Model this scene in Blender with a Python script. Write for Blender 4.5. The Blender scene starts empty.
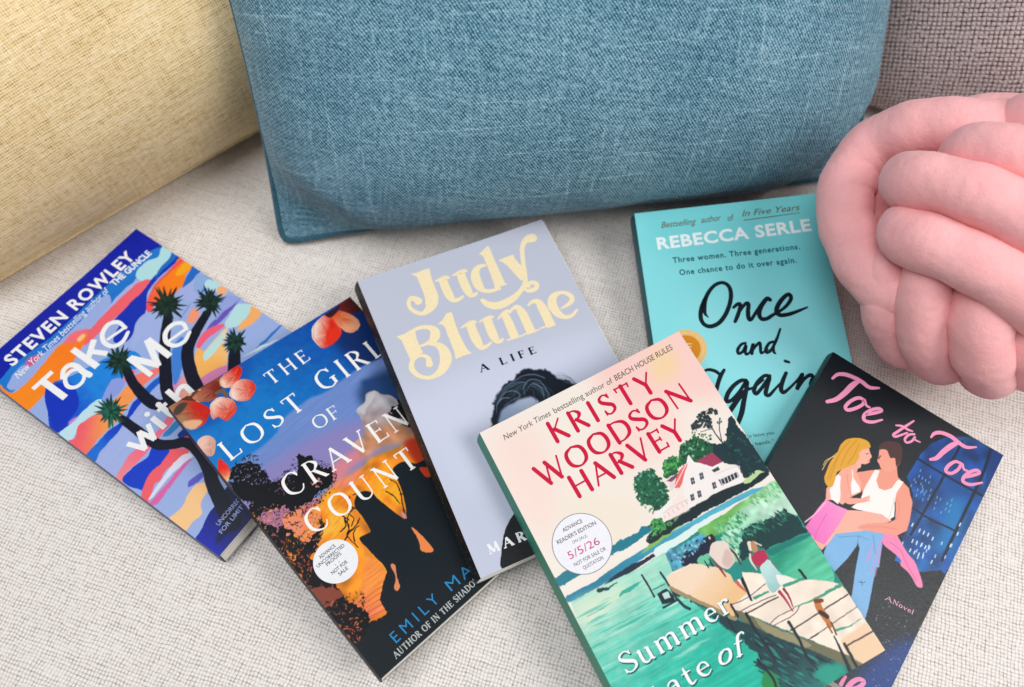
import bpy, bmesh, math
import numpy as np
from mathutils import Vector, Matrix
from mathutils.geometry import tessellate_polygon

# ------------------------------------------------------------------ camera, world, lamps, exposure
SC = bpy.context.scene
COL = SC.collection
cam_d = bpy.data.cameras.new('camera')
cam_d.sensor_width = 36.0
cam_d.lens = 788.84 / 1024 * 36
cam_d.clip_start = 0.01
cam_d.clip_end = 50
cam = bpy.data.objects.new('camera', cam_d)
COL.objects.link(cam)
cr, cu, cf = Vector((0.999918, 0.011525, 0.005663)), Vector((-0.012841, 0.897438, 0.440954)), Vector((0, 0.440991, -0.897512))
cam.matrix_world = Matrix(((cr.x, cu.x, -cf.x, 0), (cr.y, cu.y, -cf.y, 0), (cr.z, cu.z, -cf.z, 0.525882), (0, 0, 0, 1)))
cam_d.dof.use_dof = True
cam_d.dof.focus_distance = 0.49
cam_d.dof.aperture_fstop = 4.5
SC.camera = cam

world = bpy.data.worlds.new('World')
SC.world = world
world.use_nodes = True
world.node_tree.nodes['Background'].inputs[0].default_value = (0.86, 0.92, 1.0, 1)
world.node_tree.nodes['Background'].inputs[1].default_value = 0.20


def area_lamp(name, loc, target, size, size_y, power, color):
    d = bpy.data.lights.new(name, 'AREA')
    d.shape = 'RECTANGLE'
    d.size, d.size_y, d.energy, d.color = size, size_y, power, color
    o = bpy.data.objects.new(name, d)
    COL.objects.link(o)
    o.location = loc
    o.rotation_euler = (Vector(target) - Vector(loc)).to_track_quat('-Z', 'Y').to_euler()
    return o


area_lamp('window_light', (1.05, -0.15, 1.35), (0.05, 0.30, 0), 0.65, 0.85, 18, (1.0, 0.975, 0.95))
area_lamp('room_light', (-0.38, 0.02, 1.7), (0, 0.32, 0), 1.0, 0.9, 20, (0.96, 0.98, 1.0))
SC.view_settings.view_transform = 'Standard'
SC.view_settings.look = 'None'
SC.view_settings.exposure = 0.0
SC.view_settings.gamma = 1.0


# ------------------------------------------------------------------ helpers
def s2l(c):
    c = np.asarray(c, float)
    return np.where(c <= 0.04045, c / 12.92, ((c + 0.055) / 1.055) ** 2.4)


def hx(h, k=1.0):
    if not isinstance(h, str):
        return np.array(h, float)
    h = h.lstrip('#')
    return np.array([int(h[i:i + 2], 16) / 255 for i in (0, 2, 4)]) * k


def lin(h):
    return tuple(s2l(hx(h))) + (1.0,)


def tag(o, label=None, cat=None, group=None, kind=None):
    if label: o['label'] = label
    if cat: o['category'] = cat
    if group: o['group'] = group
    if kind: o['kind'] = kind
    return o


def empty(name, mw):
    o = bpy.data.objects.new(name, None)
    o.empty_display_size = 0.02
    COL.objects.link(o)
    o.matrix_world = mw
    return o


def mesh_obj(name, verts, faces, mat, parent=None, smooth=False, mw=None):
    me = bpy.data.meshes.new(name)
    me.from_pydata([tuple(v) for v in verts], [], [tuple(f) for f in faces])
    me.update()
    if smooth:
        me.polygons.foreach_set('use_smooth', [True] * len(me.polygons))
    me.materials.append(mat)
    o = bpy.data.objects.new(name, me)
    COL.objects.link(o)
    if parent is not None:
        o.parent = parent
    elif mw is not None:
        o.matrix_world = mw
    return o


def quad_mesh(name, verts, quads, mat, parent=None, colors=None, smooth=True):
    """fast numpy mesh of quads, optional per-point colour"""
    verts = np.asarray(verts, np.float32)
    quads = np.asarray(quads, np.int32)
    me = bpy.data.meshes.new(name)
    me.vertices.add(len(verts))
    me.vertices.foreach_set('co', verts.ravel())
    me.loops.add(quads.size)
    me.loops.foreach_set('vertex_index', quads.ravel())
    me.polygons.add(len(quads))
    me.polygons.foreach_set('loop_start', np.arange(0, quads.size, 4, dtype=np.int32))
    me.polygons.foreach_set('loop_total', np.full(len(quads), 4, np.int32))
    me.polygons.foreach_set('use_smooth', np.full(len(quads), smooth))
    me.update(calc_edges=True)
    if colors is not None:
        at = me.color_attributes.new('art', 'FLOAT_COLOR', 'POINT')
        rgba = np.ones((len(verts), 4), np.float32)
        rgba[:, :3] = colors
        at.data.foreach_set('color', rgba.ravel())
    me.materials.append(mat)
    o = bpy.data.objects.new(name, me)
    COL.objects.link(o)
    if parent is not None:
        o.parent = parent
    return o


# ------------------------------------------------------------------ node helpers
class NT:
    def __init__(s, name):
        s.m = bpy.data.materials.new(name)
        s.m.use_nodes = True
        s.t = s.m.node_tree
        s.b = s.t.nodes['Principled BSDF']

    def n(s, typ, **kw):
        nd = s.t.nodes.new(typ)
        for k, v in kw.items():
            setattr(nd, k, v)
        return nd

    def set(s, sock, v):
        if hasattr(v, 'node'):
            s.t.links.new(v, sock)
        elif isinstance(v, (tuple, list)) and len(v) == 3 and sock.type == 'RGBA':
            sock.default_value = tuple(v) + (1,)
        else:
            sock.default_value = v

    def math(s, op, a, b=0.0, c=None):
        nd = s.n('ShaderNodeMath', operation=op)
        s.set(nd.inputs[0], a)
        s.set(nd.inputs[1], b)
        if c is not None: s.set(nd.inputs[2], c)
        return nd.outputs[0]

    def coord(s, kind='Object'):
        return s.n('ShaderNodeTexCoord').outputs[kind]

    def mapping(s, vec, scale=(1, 1, 1), rot=(0, 0, 0), loc=(0, 0, 0)):
        nd = s.n('ShaderNodeMapping')
        s.set(nd.inputs[0], vec)
        nd.inputs[1].default_value = loc
        nd.inputs[2].default_value = rot
        nd.inputs[3].default_value = scale
        return nd.outputs[0]

    def noise(s, vec, scale, detail=3, rough=0.5, out=0):
        nd = s.n('ShaderNodeTexNoise')
        s.set(nd.inputs['Vector'], vec)
        nd.inputs['Scale'].default_value = scale
        nd.inputs['Detail'].default_value = detail
        nd.inputs['Roughness'].default_value = rough
        return nd.outputs[out]

    def ramp(s, f, stops):
        nd = s.n('ShaderNodeValToRGB')
        s.set(nd.inputs[0], f)
        els = nd.color_ramp.elements
        while len(els) < len(stops): els.new(0.5)
        for e, (p, c) in zip(els, stops):
            e.position = p
            e.color = lin(c) if isinstance(c, str) else tuple(c) + (1,)
        return nd.outputs[0]

    def rng(s, f, a, b, c, d):
        nd = s.n('ShaderNodeMapRange')
        s.set(nd.inputs[0], f)
        for i, v in enumerate((a, b, c, d)): nd.inputs[i + 1].default_value = v
        return nd.outputs[0]

    def mix(s, f, a, b, mode='MIX'):
        nd = s.n('ShaderNodeMix', data_type='RGBA', blend_type=mode)
        s.set(nd.inputs[0], f)
        s.set(nd.inputs[6], a if not isinstance(a, str) else lin(a))
        s.set(nd.inputs[7], b if not isinstance(b, str) else lin(b))
        return nd.outputs[2]

    def bump(s, h, strength, dist, normal=None):
        nd = s.n('ShaderNodeBump')
        nd.inputs['Strength'].default_value = strength
        nd.inputs['Distance'].default_value = dist
        s.set(nd.inputs['Height'], h)
        if normal is not None: s.set(nd.inputs['Normal'], normal)
        return nd.outputs[0]

    def sep(s, vec):
        nd = s.n('ShaderNodeSeparateXYZ')
        s.set(nd.inputs[0], vec)
        return nd.outputs

    def P(s, **kw):
        for k, v in kw.items():
            s.set(s.b.inputs[k.replace('_', ' ')], v)
        return s


def plain(name, h, rough=0.5, **kw):
    m = NT(name)
    c = m.noise(m.coord(), 260, 4)
    col = m.mix(m.rng(c, 0.3, 0.7, 0, 1), tuple(s2l(hx(h)) * 0.95), tuple(np.minimum(s2l(hx(h)) * 1.04, 0.9)))
    m.P(Base_Color=col, Roughness=rough, **kw)
    return m.m


# ------------------------------------------------------------------ fabrics
def woven(name, pitch, rot, dark, mid, light, bump=0.8, slub=0.3, twill=False, gap=0.55, weave=1.0, fleck=0.0, fsc=(420, 900), warp=0.9, sheen=0.15, mott=0.3, lines=0.0, vary=(0.25, 1.35)):
    """plain or twill weave: two crossing sets of threads, with slubs, flecks and irregular yarn"""
    m = NT(name)
    co = m.coord()
    sub = m.n('ShaderNodeVectorMath', operation='SUBTRACT')
    nz = m.n('ShaderNodeTexNoise')
    m.set(nz.inputs['Vector'], co)
    nz.inputs['Scale'].default_value = 75
    nz.inputs['Detail'].default_value = 4
    m.set(sub.inputs[0], nz.outputs['Color'])
    sub.inputs[1].default_value = (0.5, 0.5, 0.5)
    wob = m.n('ShaderNodeVectorMath', operation='SCALE')
    m.set(wob.inputs[0], sub.outputs[0])
    wob.inputs['Scale'].default_value = pitch * warp
    add = m.n('ShaderNodeVectorMath', operation='ADD')
    m.set(add.inputs[0], co)
    m.set(add.inputs[1], wob.outputs[0])
    v = m.mapping(add.outputs[0], (1, 1, 1), (0, 0, rot))
    X, Y, Z = m.sep(v)
    k = math.pi / pitch
    a = m.math('MULTIPLY', X, k)
    b = m.math('MULTIPLY', Y, k)
    if twill:
        sa = m.math('ABSOLUTE', m.math('SINE', m.math('ADD', a, b)))
        sb = m.math('ABSOLUTE', m.math('SINE', m.math('MULTIPLY', m.math('SUBTRACT', b, a), 0.8)))
        h = m.math('MULTIPLY', sa, m.math('ADD', 0.5, m.math('MULTIPLY', sb, 0.5)))
    else:
        sa, sb = m.math('SINE', a), m.math('SINE', b)
        chk = m.math('MULTIPLY', sa, sb)                       # which thread is on top
        t = m.rng(chk, -0.25, 0.25, 0, 1)
        wa = m.math('POWER', m.math('ABSOLUTE', sa), 0.6)
        wb = m.math('POWER', m.math('ABSOLUTE', sb), 0.6)
        h1 = m.math('MULTIPLY', wa, m.math('ADD', 0.55, m.math('MULTIPLY', t, 0.45)))
        h2 = m.math('MULTIPLY', wb, m.math('SUBTRACT', 1.0, m.math('MULTIPLY', t, 0.45)))
        h = m.math('MAXIMUM', m.math('MULTIPLY', h1, wb), m.math('MULTIPLY', h2, wa))
    # how open the weave is varies from place to place
    op = m.rng(m.noise(v, 330, 3, 0.6), 0.35, 0.68, vary[0], vary[1])
    h = m.math('SUBTRACT', 0.8, m.math('MULTIPLY', m.math('MULTIPLY', m.math('SUBTRACT', 0.8, h), op), weave))
    f1 = m.noise(m.mapping(v, (22, 620, 22)), 1, 4)
    f2 = m.noise(m.mapping(v, (620, 22, 22)), 1, 4)
    fib = m.noise(co, 2600, 2)
    yarn = m.math('ADD', m.math('MULTIPLY', f1, 0.6), m.math('MULTIPLY', f2, 0.4))
    h = m.math('ADD', h, m.math('MULTIPLY', m.math('SUBTRACT', yarn, 0.5), slub * 2.4))
    h = m.math('ADD', h, m.math('MULTIPLY', m.math('SUBTRACT', fib, 0.5), 0.3))
    if fleck:
        fl = m.noise(m.mapping(v, (fsc[0], fsc[1], fsc[0])), 1, 3, 0.65)
        h = m.math('ADD', h, m.math('MULTIPLY', m.math('SUBTRACT', fl, 0.5), fleck * 2))
    if lines:
        for sc in ((9, 420, 9), (420, 9, 9)):
            ln = m.noise(m.mapping(m.mapping(co, (1, 1, 1)), sc), 1, 2)
            h = m.math('ADD', h, m.rng(ln, 0.60, 0.75, 0, lines))
    big = m.noise(co, 16, 3)
    tone = m.math('ADD', m.math('MULTIPLY', m.math('SUBTRACT', big, 0.5), mott), h)
    col = m.ramp(m.rng(tone, 0.0, 1.2, 0, 1), [(0.08, dark), (gap, mid), (1.0, light)])
    nrm = m.bump(h, bump, pitch * 0.35)
    m.P(Base_Color=col, Roughness=0.95, Normal=nrm)
    m.b.inputs['Specular IOR Level'].default_value = 0.1
    m.b.inputs['Sheen Weight'].default_value = sheen
    m.b.inputs['Sheen Roughness'].default_value = 0.5
    return m.m


M = {}
M['seat'] = woven('seat_fabric', 0.0023, math.radians(17), '#9a918a', '#ddd5cf', '#f3eeea', bump=0.5, slub=0.34, gap=0.50, mott=0.1, fleck=.10, fsc=(300, 300), warp=1.6, vary=(.4, 1.0))
M['blue'] = woven('blue_fabric', 0.0024, math.radians(12), '#1d4453', '#4a7a8f', '#a8cad6', bump=0.7, slub=0.35, twill=True, gap=0.46, weave=.75, fleck=.42, fsc=(330, 420), lines=.22, mott=.35)
M['piping'] = woven('blue_piping', 0.0016, math.radians(40), '#1b3c4a', '#355f72', '#6b95a8', bump=0.6, slub=0.2, twill=True)
M['yellow'] = woven('yellow_fabric', 0.0016, math.radians(-3), '#a68450', '#e6c892', '#fdeccc', bump=0.6, slub=0.45, gap=0.5, weave=.6, fleck=.42, fsc=(130, 620), mott=.3)
M['mauve'] = woven('mauve_fabric', 0.0031, math.radians(-18), '#54464a', '#b9a5a2', '#ead9d4', bump=0.9, slub=0.15, gap=0.55, fleck=.15, fsc=(300, 300))


def plush():
    m = NT('pink_velvet')
    co = m.coord()
    n1 = m.noise(co, 45, 4)
    n2 = m.noise(co, 1100, 4, 0.7)
    n3 = m.noise(co, 320, 3, 0.6)
    f = m.math('ADD', m.math('MULTIPLY', n1, 0.45), m.math('ADD', m.math('MULTIPLY', n2, 0.35), m.math('MULTIPLY', n3, 0.2)))
    col = m.ramp(f, [(0.2, '#ec9f9f'), (0.5, '#f3b0b0'), (0.8, '#f8bfbf')])
    h = m.math('ADD', m.math('MULTIPLY', n2, 0.55), m.math('MULTIPLY', n3, 0.6))
    m.P(Base_Color=col, Roughness=0.95, Normal=m.bump(h, 0.6, 0.0011))
    m.b.inputs['Sheen Weight'].default_value = 0.3
    m.b.inputs['Sheen Roughness'].default_value = 0.35
    m.b.inputs['Sheen Tint'].default_value = (1, 0.88, 0.88, 1)
    m.b.inputs['Specular IOR Level'].default_value = 0.05
    return m.m


M['plush'] = plush()


def printed(name, rough=0.36, coat=0.0):
    m = NT(name)
    at = m.n('ShaderNodeAttribute', attribute_name='art')
    grain = m.noise(m.coord(), 900, 2)
    wave = m.noise(m.coord(), 9, 2)
    m.P(Base_Color=at.outputs['Color'], Roughness=m.rng(grain, 0.3, 0.7, rough - 0.04, rough + 0.05),
        Normal=m.bump(wave, 0.25, 0.006))
    m.b.inputs['Coat Weight'].default_value = coat
    m.b.inputs['Coat Roughness'].default_value = 0.3
    m.b.inputs['Specular IOR Level'].default_value = 0.22
    return m.m


M['printed'] = printed('printed_cover')


def pages():
    m = NT('page_edges')
    X, Y, Z = m.sep(m.coord())
    v = m.n('ShaderNodeCombineXYZ')
    m.set(v.inputs[2], m.math('MULTIPLY', Z, 9000))
    m.set(v.inputs[0], m.math('MULTIPLY', X, 12))
    m.set(v.inputs[1], m.math('MULTIPLY', Y, 12))
    f = m.noise(v.outputs[0], 1, 2)
    m.P(Base_Color=m.ramp(f, [(0.3, '#b9b2a6'), (0.5, '#e6e1d8'), (0.75, '#f3f0ea')]), Roughness=0.9,
        Normal=m.bump(f, 0.5, 0.0004))
    return m.m


M['pages'] = pages()
# ------------------------------------------------------------------ books: pose of each cover, size in mm, and the map used to lay out its artwork
BOOKS = {
 'rowley': dict(w=148.42,l=225.46,t=14.0,base=[-0.23786, 0.22003, 0.00335],ex=[0.544729, 0.836185, -0.063757],ey=[-0.836519, 0.547165, 0.029106],H=[0.50528607, -0.66177486, 257.54723, 0.70646348, 0.81722449, -284.60802, -0.00011572514, 0.00083781383, 1.0]),
 'emily': dict(w=144.65,l=218.91,t=10.0,base=[-0.09774, 0.15409, 0.01795],ex=[0.710188, 0.678992, -0.18602],ey=[-0.680605, 0.729742, 0.065216],H=[0.61823706, -0.48265249, 92.329063, 0.48149401, 0.79709771, -405.51884, -0.00031651281, 0.00085207989, 1.0]),
 'judy': dict(w=144.04,l=220.86,t=12.5,base=[0.00083, 0.21313, 0.02375],ex=[0.904368, 0.420287, -0.074012],ey=[-0.417623, 0.90729, 0.04915],H=[0.73747944, -0.30574002, -177.64889, 0.28385972, 0.86912984, -345.458, -0.00015258487, 0.00069669624, 1.0]),
 'kristy': dict(w=145.76,l=218.74,t=19.0,base=[0.09658, 0.10699, 0.03575],ex=[0.882445, 0.466599, 0.0598],ey=[-0.469593, 0.881268, 0.053378],H=[0.71902033, -0.37255412, -183.58894, 0.37749397, 0.7485452, -505.08521, 3.8863485e-05, 0.0006289141, 1.0]),
 'serle': dict(w=132.48,l=198.73,t=15.0,base=[0.16603, 0.25513, 0.01974],ex=[0.992577, 0.090116, 0.081668],ey=[-0.10318, 0.979457, 0.173256],H=[0.83770058, -0.12299803, -505.15513, 0.10082331, 0.91861992, -260.12768, 9.6178284e-05, 0.00042917592, 1.0]),
 'toe': dict(w=122.52,l=183.94,t=14.0,base=[0.21509, 0.12314, 0.02197],ex=[0.828748, -0.552231, -0.090646],ey=[0.558714, 0.825697, 0.077859],H=[0.63253161, 0.36799698, -656.66338, -0.44934829, 0.72812157, 118.24069, -5.5882788e-05, 0.000516468, 1.0]),
}
for _k, _l in (('rowley', .0015), ('emily', .0007), ('judy', .0018), ('kristy', .0024), ('serle', .0004), ('toe', .0020)):
    BOOKS[_k]['lift'] = _l
RNG = np.random.default_rng(11)


def to_cover(bk, P):
    """plan coordinates -> mm from the cover's top left corner (x right, y down)"""
    P = np.asarray(P, float).reshape(-1, 2)
    H = np.array(BOOKS[bk]['H']).reshape(3, 3)
    q = np.c_[P, np.ones(len(P))] @ H.T
    return q[:, :2] / q[:, 2:]


def zpts(Z, pts):
    """Z = (x0, y0, scale) of the working sheet the points were drawn on"""
    p = np.asarray(pts, float).reshape(-1, 2)
    return p / Z[2] + np.array(Z[:2])


def cat_rom(P, closed=False, n=8):
    P = np.asarray(P, float)
    if len(P) < 3:
        t = np.linspace(0, 1, n + 1)[:, None]
        return P[0] * (1 - t) + P[1] * t
    if closed:
        Q = np.vstack([P[-1], P, P[0], P[1]])
    else:
        Q = np.vstack([2 * P[0] - P[1], P, 2 * P[-1] - P[-2]])
    out = []
    for i in range(1, len(Q) - 2):
        p0, p1, p2, p3 = Q[i - 1], Q[i], Q[i + 1], Q[i + 2]
        t = np.linspace(0, 1, n, endpoint=False)[:, None]
        out.append(0.5 * ((2 * p1) + (-p0 + p2) * t + (2 * p0 - 5 * p1 + 4 * p2 - p3) * t ** 2 + (-p0 + 3 * p1 - 3 * p2 + p3) * t ** 3))
    out = np.vstack(out)
    if not closed:
        out = np.vstack([out, P[-1]])
    return out


def blurnoise(h, w, cell, seed):
    r = np.random.default_rng(seed)
    gh, gw = int(h / cell) + 3, int(w / cell) + 3
    g = r.random((gh, gw))
    y, x = np.arange(h) / cell, np.arange(w) / cell
    yi, xi = y.astype(int), x.astype(int)
    fy, fx = y - yi, x - xi
    fy, fx = (fy * fy * (3 - 2 * fy))[:, None], (fx * fx * (3 - 2 * fx))[None]
    a = g[yi][:, xi]; b = g[yi][:, xi + 1]; c = g[yi + 1][:, xi]; d = g[yi + 1][:, xi + 1]
    return a * (1 - fy) * (1 - fx) + b * (1 - fy) * fx + c * fy * (1 - fx) + d * fy * fx


class Art:
    """small painter working in the cover's own plane (mm); the result colours the points of the cover mesh"""
    R = 3.0

    def __init__(s, bk, base):
        s.bk = bk
        b = BOOKS[bk]
        s.W, s.L = b['w'], b['l']
        s.nx, s.ny = int(s.W * s.R) + 1, int(s.L * s.R) + 1
        s.x = np.linspace(0, s.W, s.nx)
        s.y = np.linspace(0, s.L, s.ny)
        s.img = np.empty((s.ny, s.nx, 3))
        s.img[:] = hx(base)
        s.wx = sum((blurnoise(s.ny, s.nx, c, 5 + i) - 0.5) * a for i, (c, a) in enumerate(((12, 1.6), (5, .9), (2.5, .5))))
        s.wy = sum((blurnoise(s.ny, s.nx, c, 35 + i) - 0.5) * a for i, (c, a) in enumerate(((12, 1.6), (5, .9), (2.5, .5))))

    def mm(s, Z, pts):
        return to_cover(s.bk, zpts(Z, pts))

    def put(s, m, sl, col, a=1.0):
        m = (m * a)[..., None]
        s.img[sl] = s.img[sl] * (1 - m) + np.asarray(col) * m

    def box(s, P, pad):
        x0, y0 = P.min(0) - pad
        x1, y1 = P.max(0) + pad
        i0, i1 = max(0, int(x0 * s.R)), min(s.nx, int(x1 * s.R) + 2)
        j0, j1 = max(0, int(y0 * s.R)), min(s.ny, int(y1 * s.R) + 2)
        return (None if i1 <= i0 or j1 <= j0 else (slice(j0, j1), slice(i0, i1)))

    def mask(s, P, sl, rough=0.0):
        X, Y = np.meshgrid(s.x[sl[1]], s.y[sl[0]])
        if rough:
            X = X + s.wx[sl] * rough
            Y = Y + s.wy[sl] * rough
        acc = np.zeros(X.shape)
        for ox, oy in ((-.25, -.08), (.08, -.25), (.25, .08), (-.08, .25)):
            xs, ys = X + ox / s.R * 1.6, Y + oy / s.R * 1.6
            ins = np.zeros(X.shape, bool)
            a = P[-1]
            for b in P:
                if a[1] != b[1]:
                    c = ((a[1] > ys) != (b[1] > ys)) & (xs < (b[0] - a[0]) * (ys - a[1]) / (b[1] - a[1]) + a[0])
                    ins ^= c
                a = b
            acc += ins
        return acc / 4

    def poly(s, Z, pts, col, col2=None, smooth=True, rough=0.35, a=1.0, soft=0, streak=0.0, ang=None, noise=None):
        P = s.mm(Z, pts)
        if smooth: P = cat_rom(P, True, 5)
        sl = s.box(P, 2 + soft * 2)
        if sl is None: return
        m = s.mask(P, sl, rough)
        if soft:
            k = max(1, int(soft * s.R))
            for ax in (0, 1):
                for _ in range(2):
                    pad = [(k, k) if i == ax else (0, 0) for i in (0, 1)]
                    q = np.cumsum(np.pad(m, [(k + 1, k) if i == ax else (0, 0) for i in (0, 1)], mode='edge'), ax)
                    n = m.shape[ax]
                    m = (np.take(q, np.arange(2 * k + 1, 2 * k + 1 + n), ax) - np.take(q, np.arange(0, n), ax)) / (2 * k + 1)
        c = np.empty(m.shape + (3,))
        c[:] = hx(col)
        if col2 is not None:
            tgt, d0, d1 = col2
            A, B = s.mm(Z, [d0, d1])
            X, Y = np.meshgrid(s.x[sl[1]], s.y[sl[0]])
            t = np.clip(((X - A[0]) * (B - A)[0] + (Y - A[1]) * (B - A)[1]) / ((B - A) @ (B - A)), 0, 1)
            t = np.clip(t + s.wx[sl] * 0.12, 0, 1)[..., None]
            c = c * (1 - t) + hx(tgt) * t
        if streak:
            c = c * (1 + s.streaks(sl, ang or 0) [..., None] * streak)
        if noise:
            c = c * (1 + ((blurnoise(s.ny, s.nx, noise[0] * s.R, 77)[sl] - .5) * noise[1])[..., None])
        s.put(m, sl, np.clip(c, 0, 1), a)

    def streaks(s, sl, ang):
        """long brush marks along ang (radians, cover frame)"""
        X, Y = np.meshgrid(s.x[sl[1]], s.y[sl[0]])
        u = X * math.cos(ang) + Y * math.sin(ang)
        v = -X * math.sin(ang) + Y * math.cos(ang)
        tb = np.random.default_rng(3).random((256, 256))
        out = 0
        for su, sv, am in ((14, 1.3, .6), (7, .6, .4)):
            a, b = (u / su) % 255, (v / sv) % 255
            ai, bi = a.astype(int), b.astype(int)
            fa, fb = a - ai, b - bi
            out = out + am * (tb[ai, bi] * (1 - fa) * (1 - fb) + tb[(ai + 1) % 256, bi] * fa * (1 - fb) + tb[ai, (bi + 1) % 256] * (1 - fa) * fb + tb[(ai + 1) % 256, (bi + 1) % 256] * fa * fb)
        return out - 0.5

    def line(s, Z, pts, w, col, a=1.0, rough=0.2, n=6):
        """stroke; w in sheet units, one number or one per point"""
        p = np.asarray(pts, float)
        P = s.mm(Z, p[:, :2])
        sc = s.scale(Z, p[0, :2])
        ww = (np.full(len(p), float(w)) if np.isscalar(w) else np.asarray(w, float)) * sc
        Q = cat_rom(np.c_[P, ww], False, n) if len(p) > 2 else np.c_[P, ww]
        s.capsules(Q, col, a, rough)

    def capsules(s, Q, col, a=1.0, rough=0.0):
        sl = s.box(Q[:, :2], Q[:, 2].max() + 1)
        if sl is None: return
        X, Y = np.meshgrid(s.x[sl[1]], s.y[sl[0]])
        if rough:
            X = X + s.wx[sl] * rough
            Y = Y + s.wy[sl] * rough
        m = np.zeros(X.shape)
        for A, B in zip(Q[:-1], Q[1:]):
            d = B[:2] - A[:2]
            L = d @ d + 1e-9
            t = np.clip(((X - A[0]) * d[0] + (Y - A[1]) * d[1]) / L, 0, 1)
            D = np.hypot(X - A[0] - d[0] * t, Y - A[1] - d[1] * t)
            r = (A[2] + (B[2] - A[2]) * t) / 2
            m = np.maximum(m, np.clip((r - D) * s.R + 0.5, 0, 1))
        s.put(m, sl, hx(col), a)

    def scale(s, Z, p):
        q = s.mm(Z, [p, (p[0] + Z[2], p[1]), (p[0], p[1] + Z[2])])
        return (np.hypot(*(q[1] - q[0])) + np.hypot(*(q[2] - q[0]))) / 2 / Z[2]

    def dabs(s, Z, region, n, size, cols, ang=0.0, aspect=2.0, spread=0.4, a=0.9, seed=1, rough=0.3):
        """n small brush dabs inside a region; size in mm"""
        r = np.random.default_rng(seed)
        P = cat_rom(s.mm(Z, region), True, 4)
        lo, hi = P.min(0), P.max(0)
        k = 0
        for _ in range(n * 12):
            if k >= n: break
            c = lo + r.random(2) * (hi - lo)
            ins = False
            q = P[-1]
            for b in P:
                if (q[1] > c[1]) != (b[1] > c[1]) and c[0] < (b[0] - q[0]) * (c[1] - q[1]) / (b[1] - q[1]) + q[0]: ins = not ins
                q = b
            if not ins: continue
            k += 1
            an = ang + r.normal() * spread
            L = size * (0.6 + 0.8 * r.random())
            d = np.array([math.cos(an), math.sin(an)]) * L * (1 - 1 / aspect)
            w = L / aspect * 2
            s.capsules(np.array([[*(c - d), w * 0.5], [*c, w], [*(c + d), w * 0.35]]), cols[r.integers(len(cols))], a, rough)


def bend(bk, x, y):
    """slight lift of the cover's free edge, metres; x, y in mm from the top left"""
    b = BOOKS[bk]
    u = np.clip((np.asarray(x) / b['w'] - 0.5) / 0.5, 0, 1)
    v = 0.5 + 0.5 * np.cos(np.asarray(y) / b['l'] * 2.2)
    return b.get('lift', 0.0007) * u * u * v


def cover_sheet(bk, art, root, mat):
    b = BOOKS[bk]
    X, Y = np.meshgrid(art.x, art.y)
    lx, ly = X - b['w'] / 2, b['l'] / 2 - Y
    # corners very slightly rounded
    z = b['t'] / 1000 + bend(bk, X, Y)
    V = np.stack([lx / 1000, ly / 1000, z], -1).reshape(-1, 3)
    ny, nx = X.shape
    I = np.arange(nx * ny).reshape(ny, nx)
    F = np.stack([I[1:, :-1], I[1:, 1:], I[:-1, 1:], I[:-1, :-1]], -1).reshape(-1, 4)
    C = s2l(np.clip(art.img, 0, 1)).reshape(-1, 3)
    C = C * 0.82
    ring = np.concatenate([I[0, :], I[1:, -1], I[-1, -2::-1], I[-2:0:-1, 0]])
    nr = len(ring)
    V2 = V[ring].copy()
    V1 = V[ring].copy()
    V2[:, 2] -= 0.00032
    C1 = np.tile(np.array([[.78, .77, .74]]), (nr, 1))
    n0 = len(V)
    i = np.arange(nr)
    j = (i + 1) % nr
    F2 = np.stack([n0 + i, n0 + nr + i, n0 + nr + j, n0 + j], -1)[:, ::-1]
    V = np.vstack([V, V1, V2])
    C = np.vstack([C, C1 * 0.9, C1])
    F = np.vstack([F, F2])
    return quad_mesh('front_cover', V, F, mat, root, C)


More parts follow.
